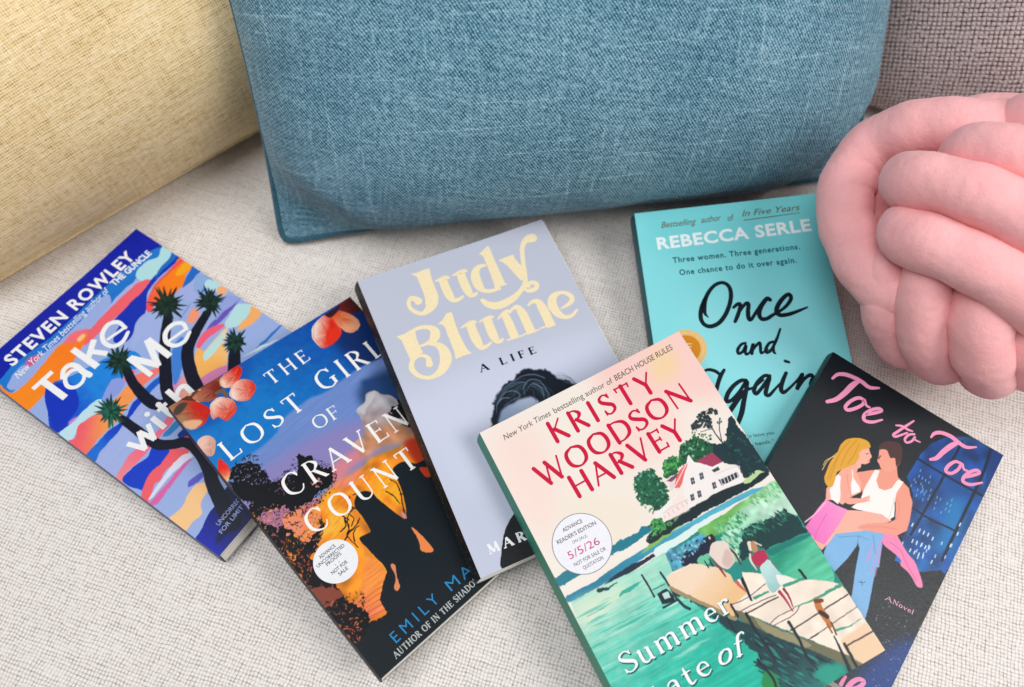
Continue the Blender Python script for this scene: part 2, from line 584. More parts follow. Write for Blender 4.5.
def make_book(bk, name, art, label, cat, spine_mat, spine_lean=0.0, fore_lean=0.0, group='paperback books spread on the couch seat'):
    b = BOOKS[bk]
    ex, ey = Vector(b['ex']), Vector(b['ey'])
    nz = ex.cross(ey)
    o = Vector(b['base'])
    mw = Matrix(((ex.x, ey.x, nz.x, o.x), (ex.y, ey.y, nz.y, o.y), (ex.z, ey.z, nz.z, o.z), (0, 0, 0, 1)))
    root = tag(empty(name, mw), label, cat, group)
    w, l, t = b['w'] / 1000, b['l'] / 1000, b['t'] / 1000
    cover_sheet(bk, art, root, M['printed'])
    # pages: block with a slight sag, edges leaning out towards the base
    n = 12
    V, F = [], []
    ins = 0.0006
    for k in range(n + 1):
        f = k / n
        z = 0.0004 + (t - 0.0008) * f
        g = (1 - f)
        x0 = -w / 2 + 0.001 - spine_lean * g
        x1 = w / 2 - ins + fore_lean * (0.35 + 0.65 * g) * (1 if fore_lean else 0)
        x1 += 0.0002 * math.sin(k * 2.3)
        y1 = l / 2 - ins + 0.0002 * math.sin(k * 1.7)
        y0 = -l / 2 + ins - 0.0012 * g - 0.0002 * math.sin(k * 2.9)
        V += [(x0, y0, z), (x1, y0, z), (x1, y1, z), (x0, y1, z)]
        if k:
            a = 4 * (k - 1)
            for q in range(4):
                F.append((a + q, a + (q + 1) % 4, a + 4 + (q + 1) % 4, a + 4 + q))
    F += [(3, 2, 1, 0), (4 * n, 4 * n + 1, 4 * n + 2, 4 * n + 3)]
    mesh_obj('page_block', V, F, M['pages'], root)
    # spine: rounded strip
    V, F = [], []
    ns = 10
    for k in range(ns + 1):
        f = k / ns
        z = t * f - 0.00002
        bul = 0.0008 * math.sin(math.pi * f)
        xo = -w / 2 - spine_lean * (1 - f) - bul
        for yy in (-l / 2, l / 2):
            V.append((xo, yy, z))
            V.append((xo + 0.0011, yy, z))
    for k in range(ns):
        a, c = 4 * k, 4 * k + 4
        F += [(a, c, c + 2, a + 2), (a + 1, a + 3, c + 3, c + 1), (a, a + 1, c + 1, c), (a + 2, c + 2, c + 3, a + 3)]
    F += [(0, 2, 3, 1), (4 * ns, 4 * ns + 1, 4 * ns + 3, 4 * ns + 2)]
    mesh_obj('spine', V, F, spine_mat, root, smooth=False)
    # back cover
    x0, x1 = -w / 2 - spine_lean, w / 2 + fore_lean * 0.6
    yy0, yy1 = -l / 2 - 0.0008, l / 2
    V = [(x, y, z) for z in (-0.0003, 0.00035) for x, y in ((x0, yy0), (x1, yy0), (x1, yy1), (x0, yy1))]
    mesh_obj('back_cover', V, [(3, 2, 1, 0), (4, 5, 6, 7), (0, 1, 5, 4), (1, 2, 6, 5), (2, 3, 7, 6), (3, 0, 4, 7)], spine_mat, root)
    return root


# ------------------------------------------------------------------ lettering: flat ink shapes lying on the cover
class Ink:
    def __init__(s, bk, level=1):
        s.bk, s.V, s.F = bk, [], []
        s.z = 0.00004 * level
        s.k = 0
        b = BOOKS[bk]
        s.w, s.l, s.t = b['w'], b['l'], b['t']

    def _add(s, P, faces):
        """P in cover mm"""
        z = s.z + s.k * 1.5e-7
        s.k += 1
        P = np.asarray(P, float)
        P = P[:, :2]
        P = np.c_[np.clip(P[:, 0], 0.3, s.w - 0.3), np.clip(P[:, 1], 0.3, s.l - 0.3)]
        zz = s.t / 1000 + bend(s.bk, P[:, 0], P[:, 1]) + z
        n = len(s.V)
        s.V += [((x - s.w / 2) / 1000, (s.l / 2 - y) / 1000, q) for (x, y), q in zip(P, zz)]
        for f in faces:
            f = list(f)
            a, b_, c = (P[f[0]], P[f[1]], P[f[2]])
            if (b_[0] - a[0]) * (c[1] - a[1]) - (b_[1] - a[1]) * (c[0] - a[0]) > 0:   # y runs down: flip so that faces look up
                f = f[::-1]
            s.F.append([n + i for i in f])

    def inside(s, P):
        return (P[:, 0] > 0).all() and (P[:, 0] < s.w).all() and (P[:, 1] > 0).all() and (P[:, 1] < s.l).all()

    def ribbon(s, P, W, round_ends=True):
        """variable width stroke; P Nx2 mm, W widths mm"""
        P, W = np.asarray(P, float), np.asarray(W, float)
        keep = np.r_[True, np.hypot(*np.diff(P, axis=0).T) > 1e-4]
        P, W = P[keep], W[keep]
        if len(P) < 2: return
        T = np.gradient(P, axis=0)
        T /= np.hypot(T[:, 0], T[:, 1])[:, None] + 1e-12
        N = np.c_[-T[:, 1], T[:, 0]]
        Lf, Rt = P + N * W[:, None] / 2, P - N * W[:, None] / 2
        n = len(P)
        s._add(np.vstack([Lf, Rt]), [(i, i + 1, n + i + 1, n + i) for i in range(n - 1)])
        if round_ends:
            for e, sg in ((0, -1), (n - 1, 1)):
                an = np.linspace(-math.pi / 2, math.pi / 2, 9)
                c = P[e] + (np.cos(an)[:, None] * T[e] * sg + np.sin(an)[:, None] * N[e]) * W[e] / 2
                s._add(np.vstack([P[e], c]), [(0, i, i + 1) for i in range(1, 9)])

    def stroke(s, Z, pts, w=None, ends=True, n=7):
        """pts: (x, y) or (x, y, width) on a working sheet"""
        p = [tuple(q) if len(q) == 3 else (q[0], q[1], w) for q in pts]
        p = np.array(p, float)
        P = to_cover(s.bk, zpts(Z, p[:, :2]))
        q = to_cover(s.bk, zpts(Z, [p[0, :2], p[0, :2] + (Z[2], 0), p[0, :2] + (0, Z[2])]))
        sc = (np.hypot(*(q[1] - q[0])) + np.hypot(*(q[2] - q[0]))) / 2 / Z[2]
        Q = cat_rom(np.c_[P, p[:, 2] * sc], False, n)
        s.ribbon(Q[:, :2], Q[:, 2], ends)

    def fill(s, Z, pts, smooth=False, holes=()):
        P = [to_cover(s.bk, zpts(Z, pts))] + [to_cover(s.bk, zpts(Z, h)) for h in holes]
        if smooth: P = [cat_rom(q, True, 5) for q in P]
        s.fill_mm(P)

    def fill_mm(s, loops):
        tri = tessellate_polygon([[Vector((a, b, 0)) for a, b in q] for q in loops])
        s._add(np.vstack(loops), tri)

    def disc(s, c, r, n=48, wob=0.0):
        an = np.linspace(0, 2 * math.pi, n, endpoint=False)
        s._add(np.c_[c[0] + r * np.cos(an), c[1] + r * np.sin(an)], [tuple(range(n))])

    def obj(s, name, mat, root):
        return mesh_obj(name, s.V, s.F, mat, root)

    # ---- typeset text along a baseline
    def frame(s, left, right):
        A, B = to_cover(s.bk, [left, right])
        d = B - A
        L = np.hypot(*d)
        e = d / L
        return A, e, np.array([e[1], -e[0]]), L                 # up = towards smaller y

    def caps_mm(s, left, px):
        """cap height of px plan units, measured across the baseline, in mm"""
        q = to_cover(s.bk, [left, (left[0] - 0.5 * px, left[1] - 0.85 * px)])
        return np.hypot(*(q[1] - q[0]))

    def sans(s, text, left, right, cap, bold=0.0, shear=0.0, track=1.0, align='fit'):
        """built-in sans lettering, fitted between two baseline points; cap in mm"""
        A, e, up, L = s.frame(left, right)
        cu = bpy.data.curves.new('txt', 'FONT')
        cu.body = text
        cu.size = 1.0
        cu.offset = bold
        cu.shear = shear
        cu.space_character = track
        cu.resolution_u = 3
        o = bpy.data.objects.new('txt', cu)
        COL.objects.link(o)
        dg = bpy.context.evaluated_depsgraph_get()
        me = bpy.data.meshes.new_from_object(o.evaluated_get(dg))
        v = np.array([q.co[:2] for q in me.vertices])
        faces = [tuple(p.vertices) for p in me.polygons]
        bpy.data.objects.remove(o)
        bpy.data.curves.remove(cu)
        bpy.data.meshes.remove(me)
        x0, x1 = v[:, 0].min(), v[:, 0].max()
        sx = L / (x1 - x0)
        sy = cap / 0.73
        P = A + (v[:, :1] - x0) * sx * e + v[:, 1:] * sy * up
        s._add(P, faces)

    def nib(s, text, left, right, cap, thick=0.14, thin=0.05, serif=0.09, space=0.18, slant=0.0, wordspace=0.45):
        """pen-drawn roman lettering from the glyph table, fitted between two baseline points"""
        A, e, up, L = s.frame(left, right)
        # total width
        x = 0.0
        places = []
        for ch in text:
            if ch == ' ':
                x += wordspace
                continue
            g = GLYPH[ch]
            places.append((x, g))
            x += g[0] + space
        tot = max(x - space, 1e-6)
        sx = L / tot
        for x0, g in places:
            for st in g[1]:
                q = np.array(st, float)
                if len(q) > 2 and q.shape[1] == 3:
                    q = cat_rom(q, False, 6)
                X = (x0 + q[:, 0] + slant * q[:, 1]) * sx
                Yv = q[:, 1] * cap
                P = A + X[:, None] * e + Yv[:, None] * up
                W = (thin + (thick - thin) * np.clip(q[:, 2], 0, 1)) * cap
                s.ribbon(P, W, serif == 0 or len(q) > 2)
            if serif:
                for (sx_, sy_, wd) in g[2]:
                    for sg in (1,):
                        a0 = A + (x0 + sx_ - serif * wd + slant * sy_) * sx * e + sy_ * cap * up
                        a1 = A + (x0 + sx_ + serif * wd + slant * sy_) * sx * e + sy_ * cap * up
                        mid = (a0 + a1) / 2
                        s.ribbon(np.array([a0, mid, a1]), np.array([thin, thin * 1.35, thin]) * cap, False)


def _g(w, strokes, serifs=()):
    return (w, strokes, serifs)


# glyphs: width, strokes of (x, y, thickness 0..1), serif marks (x, y, half-length factor); cap height 1
GLYPH = {
 'A': _g(.74, [[(.0, 0, .1), (.35, 1, .1)], [(.34, 1, 1), (.7, 0, 1)], [(.14, .36, 0), (.58, .36, 0)]], [(.0, 0, 1), (.7, 0, 1.2)]),
 'B': _g(.55, [[(.1, 0, 1), (.1, 1, 1)], [(.1, .98, 0), (.3, .98, .1), (.46, .76, 1), (.3, .54, .1), (.1, .54, 0)], [(.1, .54, 0), (.32, .54, .1), (.52, .28, 1), (.32, .02, .1), (.1, .02, 0)]], [(.1, 0, 1), (.1, 1, 1)]),
 'C': _g(.72, [[(.68, .8, .5), (.58, .95, .2), (.4, 1, .1), (.12, .82, .8), (.05, .5, 1), (.12, .18, .8), (.4, 0, .1), (.6, .06, .1), (.7, .24, 0)], [(.68, .98, 0), (.68, .72, 0)]], []),
 'D': _g(.74, [[(.1, 0, 1), (.1, 1, 1)], [(.1, .98, 0), (.35, .98, .1), (.62, .82, .8), (.7, .5, 1), (.62, .18, .8), (.35, .02, .1), (.1, .02, 0)]], [(.1, 0, 1), (.1, 1, 1)]),
 'E': _g(.52, [[(.1, 0, 1), (.1, 1, 1)], [(.1, .98, 0), (.5, .98, 0)], [(.1, .52, 0), (.42, .52, 0)], [(.1, .02, 0), (.54, .02, 0)], [(.5, 1, .1), (.48, .82, 0)], [(.54, .0, .1), (.56, .2, 0)], [(.42, .6, 0), (.42, .44, 0)]], [(.1, 0, 1), (.1, 1, 1)]),
 'F': _g(.5, [[(.1, 0, 1), (.1, 1, 1)], [(.1, .98, 0), (.5, .98, 0)], [(.1, .5, 0), (.42, .5, 0)], [(.5, 1, .1), (.48, .8, 0)], [(.42, .6, 0), (.42, .42, 0)]], [(.1, 0, 1.3), (.1, 1, 1)]),
 'G': _g(.78, [[(.68, .8, .4), (.58, .95, .2), (.4, 1, .1), (.12, .82, .8), (.05, .5, 1), (.12, .18, .8), (.4, 0, .1), (.6, .05, .2), (.68, .12, .3)], [(.68, .05, 1), (.68, .42, 1)], [(.68, .98, 0), (.68, .74, 0)]], [(.68, .42, 1.3)]),
 'H': _g(.76, [[(.1, 0, 1), (.1, 1, 1)], [(.66, 0, 1), (.66, 1, 1)], [(.1, .51, 0), (.66, .51, 0)]], [(.1, 0, 1), (.1, 1, 1), (.66, 0, 1), (.66, 1, 1)]),
 'I': _g(.22, [[(.11, 0, 1), (.11, 1, 1)]], [(.11, 0, 1.1), (.11, 1, 1.1)]),
 'K': _g(.66, [[(.1, 0, 1), (.1, 1, 1)], [(.58, 1, 0), (.12, .46, 0)], [(.24, .6, 1), (.62, 0, 1)]], [(.1, 0, 1), (.1, 1, 1), (.58, 1, .8), (.62, 0, .8)]),
 'L': _g(.54, [[(.1, 0, 1), (.1, 1, 1)], [(.1, .02, 0), (.52, .02, 0)], [(.52, .0, .1), (.55, .22, 0)]], [(.1, 0, 1), (.1, 1, 1.1)]),
 'M': _g(.9, [[(.08, 0, .1), (.12, 1, .1)], [(.12, 1, 1), (.45, .04, 1)], [(.45, .04, .1), (.76, 1, .1)], [(.76, 1, 1), (.82, 0, 1)]], [(.08, 0, 1), (.82, 0, 1), (.1, 1, .7), (.78, 1, .7)]),
 'N': _g(.78, [[(.1, 0, .1), (.1, 1, .1)], [(.1, 1, 1), (.68, 0, 1)], [(.68, 0, .1), (.68, 1, .1)]], [(.1, 0, 1), (.07, 1, .8), (.68, 1, 1)]),
 'O': _g(.8, [[(.4, 1, .1), (.13, .84, .8), (.05, .5, 1), (.13, .16, .8), (.4, 0, .1), (.67, .16, .8), (.75, .5, 1), (.67, .84, .8), (.4, 1, .1)]], []),
 'P': _g(.54, [[(.1, 0, 1), (.1, 1, 1)], [(.1, .98, 0), (.32, .98, .1), (.5, .74, 1), (.32, .48, .1), (.1, .48, 0)]], [(.1, 0, 1), (.1, 1, 1)]),
 'R': _g(.64, [[(.1, 0, 1), (.1, 1, 1)], [(.1, .98, 0), (.32, .98, .1), (.5, .75, 1), (.32, .52, .1), (.1, .52, 0)], [(.28, .52, .9), (.6, .0, 1)]], [(.1, 0, 1), (.1, 1, 1), (.62, 0, .8)]),
 'S': _g(.52, [[(.45, .8, .2), (.36, .96, .1), (.24, 1, .1), (.08, .9, .5), (.07, .72, .9), (.26, .53, 1), (.46, .36, 1), (.47, .14, .6), (.28, 0, .1), (.12, .04, .1), (.05, .2, .2)], [(.45, .98, 0), (.45, .78, 0)], [(.05, .24, 0), (.05, .02, 0)]], []),
 'T': _g(.66, [[(.33, 0, 1), (.33, 1, 1)], [(.03, .98, 0), (.63, .98, 0)], [(.03, 1, .1), (.05, .8, 0)], [(.63, 1, .1), (.61, .8, 0)]], [(.33, 0, 1.2)]),
 'U': _g(.72, [[(.12, 1, 1), (.12, .4, 1), (.16, .12, .7), (.36, 0, .1), (.56, .12, .1), (.6, .4, .1), (.6, 1, .1)]], [(.12, 1, 1), (.6, 1, 1)]),
 'V': _g(.72, [[(.04, 1, 1), (.36, 0, 1)], [(.36, 0, .1), (.66, 1, .1)]], [(.04, 1, 1), (.67, 1, 1)]),
 'W': _g(1.06, [[(.04, 1, 1), (.32, 0, 1)], [(.32, 0, .1), (.54, 1, .1)], [(.5, 1, 1), (.78, 0, 1)], [(.78, 0, .1), (1.0, 1, .1)]], [(.04, 1, 1), (1.0, 1, 1), (.52, 1, .8)]),
 'Y': _g(.68, [[(.04, 1, 1), (.34, .46, 1)], [(.34, .46, .1), (.64, 1, .1)], [(.34, .5, 1), (.34, 0, 1)]], [(.04, 1, 1), (.64, 1, 1), (.34, 0, 1)]),
 'a': _g(.5, [[(.08, .5, .3), (.18, .62, .2), (.3, .62, .3), (.37, .48, 1), (.37, .12, 1), (.44, 0, .3), (.5, .05, 0)], [(.37, .38, .1), (.2, .34, .2), (.07, .2, .9), (.12, .03, .5), (.25, .02, .1), (.37, .16, 0)]], []),
 'e': _g(.48, [[(.08, .36, 0), (.42, .36, 0)], [(.42, .36, .5), (.38, .56, .4), (.25, .65, .1), (.1, .52, .8), (.06, .32, 1), (.12, .1, .8), (.28, 0, .1), (.44, .12, 0)]], []),
 'f': _g(.36, [[(.14, 0, 1), (.14, .75, 1), (.2, .95, .6), (.32, 1, .2), (.38, .92, .6)], [(.0, .62, 0), (.3, .62, 0)]], [(.14, 0, 1.2)]),
 'l': _g(.22, [[(.11, 0, 1), (.11, 1, 1)]], [(.11, 0, 1.1), (.07, 1, .5)]),
 'm': _g(.88, [[(.1, 0, 1), (.1, .64, 1)], [(.1, .48, 0), (.22, .62, .1), (.34, .62, .4), (.42, .48, 1), (.42, 0, 1)], [(.42, .48, 0), (.54, .62, .1), (.66, .62, .4), (.74, .48, 1), (.74, 0, 1)]], [(.1, 0, .9), (.42, 0, .9), (.74, 0, .9), (.06, .63, .5)]),
 'n': _g(.56, [[(.1, 0, 1), (.1, .64, 1)], [(.1, .48, 0), (.22, .62, .1), (.34, .62, .4), (.42, .48, 1), (.42, 0, 1)]], [(.1, 0, .9), (.42, 0, .9), (.06, .63, .5)]),
 'o': _g(.52, [[(.26, .65, .1), (.1, .54, .8), (.05, .32, 1), (.1, .1, .8), (.26, 0, .1), (.42, .1, .8), (.47, .32, 1), (.42, .54, .8), (.26, .65, .1)]], []),
 'r': _g(.4, [[(.1, 0, 1), (.1, .64, 1)], [(.1, .46, 0), (.2, .62, .1), (.3, .64, .4), (.36, .58, 1)]], [(.1, 0, 1.1), (.06, .63, .5)]),
 't': _g(.36, [[(.14, .85, .3), (.14, .6, 1), (.14, .12, 1), (.2, 0, .4), (.34, .06, 0)], [(.0, .62, 0), (.32, .62, 0)]], []),
 'u': _g(.58, [[(.1, .63, 1), (.1, .18, 1), (.16, .02, .5), (.28, 0, .1), (.4, .14, 0)], [(.42, .63, 1), (.42, 0, 1)]], [(.06, .63, .5), (.38, .63, .5), (.47, .0, .5)]),
 'v': _g(.52, [[(.06, .63, 1), (.27, 0, 1)], [(.27, 0, .1), (.47, .63, .1)]], [(.06, .63, .7), (.47, .63, .7)]),
}


def ink_mat(name, h, rough=0.4, metal=0.0):
    m = NT(name)
    n = m.noise(m.coord(), 700, 3)
    c = s2l(hx(h)) * 0.85
    m.P(Base_Color=m.mix(m.rng(n, 0.35, 0.65, 0, 1), tuple(c * 0.94), tuple(c)), Roughness=rough, Metallic=metal)
    m.b.inputs['Specular IOR Level'].default_value = 0.1
    return m.m
# ================================================================== book 1: desert sunset with twisting trees
PX = (0, 0, 1)
Rb, Rc, Rd, Re, Rg, Rh = (20, 300, 6.867), (90, 300, 6.867), (90, 380, 6.867), (140, 450, 6.243), (100, 225, 6.867), (60, 380, 6.867)
R3 = (130, 270, 5.725)
r4 = (150, 340, 5.725)


def art_rowley():
    a = Art('rowley', '#9db2e4')
    p = a.poly
    # header blues
    p(PX, [(-40, 365), (137, 222), (172, 248), (168, 262), (150, 262), (134, 282), (120, 300), (95, 325), (60, 345), (30, 368), (10, 395), (-10, 400)], '#1a78d2', smooth=False, streak=.1, ang=0.0)
    p(PX, [(-40, 365), (137, 222), (166, 246), (150, 252), (135, 262), (122, 272), (95, 296), (75, 316), (50, 338), (30, 352), (12, 365), (0, 380), (-20, 385)], '#0b1fa6', smooth=False)
    p(Rb, [(-60, 520), (60, 400), (150, 380), (40, 520), (-60, 640)], '#3f86d8')
    p(Rb, [(-90, 600), (-20, 480), (80, 420), (250, 300), (380, 180), (520, 30), (600, -40), (620, 40), (500, 180), (420, 240), (300, 330), (120, 470), (0, 600)], '#9cb0e6')
    # mint blade at the top right
    p(Rg, [(440, 150), (520, 190), (490, 240), (410, 330), (370, 380), (290, 388), (248, 355), (262, 310), (330, 250), (400, 225)], '#b4e3e8')
    p(Rg, [(240, 390), (290, 400), (200, 480), (100, 590), (0, 690), (-60, 720), (60, 560), (140, 470)], '#a9b6ea')
    # dark blue band
    p(Rg, [(510, 190), (560, 228), (500, 285), (400, 370), (350, 430), (325, 480), (320, 560), (300, 640), (250, 720), (180, 800), (90, 800), (130, 690), (200, 590), (240, 500), (330, 400), (400, 330), (470, 250)], '#0a2fb4')
    p(Rg, [(505, 188), (540, 215), (450, 300), (400, 350), (380, 380), (400, 320), (470, 245)], '#1c6cc8')
    p(Rb, [(640, 150), (780, 0), (850, 0), (850, 130), (770, 190), (700, 150)], '#0a2fb4')
    # coral strip into orange field
    p(Rb, [(770, -60), (820, -60), (720, 60), (600, 170), (500, 270), (440, 310), (350, 300), (300, 330), (380, 240), (440, 200), (520, 190), (640, 80)], '#f46470')
    p(Rg, [(345, 378), (300, 450), (180, 560), (60, 670), (-30, 740), (-80, 740), (0, 640), (100, 540), (210, 440), (270, 395)], '#f46470')
    p(Rb, [(-160, 560), (-60, 640), (40, 570), (160, 440), (260, 320), (340, 270), (460, 230), (440, 300), (380, 400), (300, 560), (180, 640), (120, 700), (40, 760), (-60, 700)], '#ff8c1e', ('#ff7d1a', (0, 600), (400, 300)), streak=.05)
    p(Rb, [(300, 300), (370, 220), (470, 210), (400, 280)], '#f9707a', soft=.8)
    p(Rb, [(390, 270), (430, 235), (450, 245), (410, 285)], '#ffc98a', soft=.6)
    p(Rb, [(60, 400), (120, 380), (150, 380), (80, 450), (40, 450)], '#d05a9a', soft=.5)
    # orange lozenge near the right edge
    p(Rg, [(555, 235), (648, 285), (590, 345), (590, 400), (540, 450), (500, 490), (400, 530), (345, 600), (318, 575), (335, 490), (380, 420), (450, 340), (510, 280)], '#ff8412', ('#f6515a', (480, 420), (330, 560)))
    p(Rg, [(600, 250), (640, 285), (560, 350), (520, 340)], '#ffab1e', soft=.5)
    p(Rg, [(560, 238), (590, 240), (440, 370), (380, 430), (360, 470), (370, 420), (450, 340)], '#f2555c', soft=.4)
    p(Rg, [(645, 290), (700, 325), (620, 400), (570, 440), (590, 370), (620, 320)], '#1e6ac8')
    p(Rg, [(700, 325), (760, 365), (700, 450), (640, 520), (560, 500), (540, 460), (620, 400)], '#a6b2e6')
    p(Rg, [(730, 350), (790, 400), (740, 440), (700, 470)], '#2f7ecb')
    p(R3, [(385, 30), (470, 60), (440, 100), (370, 130)], '#8fb0e2')
    p(R3, [(450, 60), (530, 90), (560, 130), (500, 130), (430, 100)], '#b8e2ea')
    p(R3, [(510, 100), (560, 105), (540, 150), (505, 140)], '#fbb27c')
    p(R3, [(640, 160), (560, 260), (480, 330), (440, 340), (520, 250), (600, 180)], '#6a58b8')
    p(R3, [(560, 150), (630, 170), (540, 240), (490, 290), (520, 200)], '#97a6e2')
    p(R3, [(620, 200), (700, 210), (660, 290), (600, 330), (540, 320), (580, 250)], '#b9e2e4')
    p(R3, [(700, 210), (755, 250), (700, 310), (620, 350), (640, 300), (680, 270)], '#fcb168', soft=.3)
    p(R3, [(540, 310), (530, 330), (440, 400), (400, 450), (380, 430), (420, 360), (490, 320)], '#f4627e')
    p(R3, [(430, 460), (500, 380), (560, 330), (540, 420), (560, 470), (540, 560), (420, 620), (390, 600), (370, 500), (390, 450)], '#fbb65e', ('#f8cf9a', (400, 450), (540, 350)))
    p(R3, [(430, 470), (510, 380), (545, 360), (520, 430), (440, 515), (420, 500)], '#bfe3de')
    p(R3, [(400, 620), (560, 540), (570, 600), (480, 650), (400, 660)], '#d883b4')
    p(R3, [(730, 440), (860, 320), (850, 345), (730, 460)], '#2f74c4')
    p(R3, [(700, 470), (740, 440), (790, 420), (850, 400), (760, 450), (640, 500)], '#cfeaf0')
    p(R3, [(370, 220), (400, 250), (370, 300), (330, 300), (340, 250)], '#f99a78', soft=.3)
    p(R3, [(350, 190), (300, 260), (280, 290), (320, 240)], '#6f78c8')
    # left-middle field
    p(Rh, [(-60, 40), (60, -20), (440, -200), (560, -140), (470, -20), (340, 130), (290, 150), (160, 220), (90, 290), (0, 360), (-80, 300)], '#1b86e0', ('#0f3fc4', (250, 60), (0, 260)), streak=.06)
    p(Rh, [(-100, 60), (60, 20), (120, 100), (130, 180), (60, 280), (0, 350), (-60, 300)], '#0c34bd')
    p(Rh, [(60, 290), (120, 250), (110, 290), (70, 320)], '#c78ad0', soft=.3)
    p(Rh, [(0, 360), (60, 310), (110, 270), (170, 200), (250, 140), (290, 140), (280, 200), (230, 240), (140, 300), (110, 360), (70, 425), (30, 400)], '#c2e4ee')
    p(Rh, [(100, 400), (130, 310), (250, 230), (360, 150), (440, 60), (480, 20), (560, -60), (640, -60), (560, 60), (480, 160), (420, 250), (330, 340), (250, 420), (190, 520), (60, 420)], '#fb9c50', ('#f5606e', (330, 330), (130, 350)))
    p(Rh, [(330, 130), (440, 30), (520, -60), (480, -60), (330, 90)], '#f47e96')
    p(Rh, [(180, 520), (260, 430), (330, 350), (440, 270), (500, 160), (600, 60), (640, 60), (540, 180), (450, 300), (360, 400), (270, 500), (240, 560)], '#0c3cc2', ('#1c6fd6', (400, 330), (270, 480)))
    p(Rh, [(240, 570), (350, 430), (440, 300), (540, 190), (640, 100), (700, 60), (760, 160), (600, 260), (520, 380), (520, 450), (460, 520), (400, 620), (360, 680)], '#a4b4e6', streak=.05)
    p(Rh, [(380, 680), (420, 600), (500, 490), (600, 440), (700, 300), (760, 230), (790, 260), (680, 400), (610, 480), (540, 560), (450, 640), (430, 700)], '#f4708a', ('#f58a92', (520, 480), (400, 660)))
    p(Rh, [(430, 700), (500, 600), (600, 530), (640, 460), (760, 460), (740, 520), (680, 620), (620, 660), (600, 760)], '#0b3cc6')
    p(Rd, [(400, 690), (470, 600), (540, 500), (560, 470), (680, 480), (610, 560), (520, 620), (470, 700)], '#f6606a')
    p(Rd, [(500, 380), (600, 270), (640, 280), (560, 370), (520, 390)], '#2f86c8')
    p(Rd, [(600, 380), (700, 300), (740, 380), (680, 420)], '#0c2f8e')
    p(Rd, [(640, 400), (690, 380), (740, 420), (700, 440)], '#ce4f86')
    p(Rd, [(150, 0), (240, 0), (200, 90), (120, 150), (80, 140)], '#8d9fe2')
    p(Rc, [(300, 520), (420, 480), (480, 450), (470, 500), (400, 560), (340, 600), (300, 560)], '#f77a6a')
    p(Rc, [(380, 610), (480, 520), (490, 550), (430, 620), (390, 640)], '#1c5cc8')
    p(Rc, [(540, 620), (640, 520), (700, 620), (680, 660), (560, 690)], '#d88ac0', ('#fbb27c', (560, 620), (690, 640)))
    p(Rc, [(560, 360), (640, 250), (650, 400), (600, 560), (570, 560)], '#3f7fd4', soft=.4)
    p(Rc, [(340, 120), (480, 80), (500, 300), (400, 300), (360, 250), (300, 330), (290, 260)], '#a3b4e8')
    # bottom left of the picture: pink and white lenses
    p(Re, [(0, 310), (60, 150), (170, 60), (220, 0), (300, 0), (260, 30), (160, 130), (90, 220), (50, 330)], '#f4606c')
    p(Re, [(55, 300), (130, 190), (230, 60), (300, 20), (330, 40), (290, 70), (180, 170), (110, 260), (60, 310)], '#dfe0f2')
    p(Re, [(60, 330), (160, 220), (260, 100), (330, 50), (280, 110), (190, 230), (120, 320), (90, 345)], '#dc64a6', soft=.25)
    p(Re, [(310, 190), (400, 130), (395, 170), (330, 220), (300, 230)], '#5f5cc4')
    p(Re, [(180, 430), (260, 360), (310, 260), (360, 210), (420, 205), (425, 250), (380, 330), (385, 400), (330, 450), (280, 505), (230, 480)], '#fbc98e')
    p(Re, [(340, 580), (380, 500), (430, 400), (490, 320), (560, 220), (700, 250), (740, 400), (520, 680), (430, 640)], '#0b1fae', ('#0a1646', (400, 560), (640, 400)))
    p(Re, [(470, 590), (700, 400), (560, 360), (520, 420), (480, 560)], '#0a1446', soft=1.0)
    # trunks
    T = '#0b1026'
    a.line(PX, [(125, 366), (133, 383), (147, 399), (158, 405), (168, 403), (178, 409)], [8, 9, 11, 11, 9, 9], T)
    a.line(PX, [(168, 318), (165, 340), (165.5, 372), (168, 394), (178, 410), (186, 420)], [9, 9.5, 11, 11, 11, 9], T)
    a.line(PX, [(207, 314), (193, 337), (187.5, 352), (190, 370), (197, 388), (206, 402)], [8, 10, 11, 11.5, 12, 12], T)
    a.line(PX, [(235, 347), (234.5, 360), (234, 378)], [9.5, 11.5, 12.5], T)
    a.line(PX, [(122, 419), (138, 431), (155.5, 443.5), (171.5, 444.5), (186, 442.5), (199, 452), (209, 470), (213, 484), (222, 502), (232, 522)], [8, 9.5, 10.5, 10, 10.5, 11, 12, 13, 15, 17], T)

    def crown(cx, cy, r, n, seed, col, tips):
        g = np.random.default_rng(seed)
        for k in range(n):
            an = 2 * math.pi * k / n + g.normal() * .15
            rr = r * (0.72 + .4 * g.random())
            c = tips if g.random() < .3 else col
            a.line(PX, [(cx, cy), (cx + rr * .55 * math.cos(an), cy + rr * .55 * math.sin(an)), (cx + rr * math.cos(an), cy + rr * math.sin(an))], [3, 2.6, .5], c, rough=.1, n=2)
        a.line(PX, [(cx - 1, cy), (cx + 1, cy)], r * .95, col)
        for k in range(n):
            an = 2 * math.pi * g.random()
            rr = r * (.35 + .4 * g.random())
            a.line(PX, [(cx + rr * .4 * math.cos(an), cy + rr * .4 * math.sin(an)), (cx + rr * math.cos(an), cy + rr * math.sin(an))], .8, tips, rough=.1)
    crown(167, 305, 19, 30, 1, '#0f231f', '#163b30')
    crown(210, 302, 15.5, 26, 2, '#0c1f1f', '#143a32')
    crown(235.5, 342, 14, 26, 3, '#0c2120', '#17443a')
    crown(119, 361, 16.5, 30, 4, '#0c241e', '#15463a')
    crown(111, 411.5, 16, 32, 5, '#0f3a30', '#1d6a58')
    return a


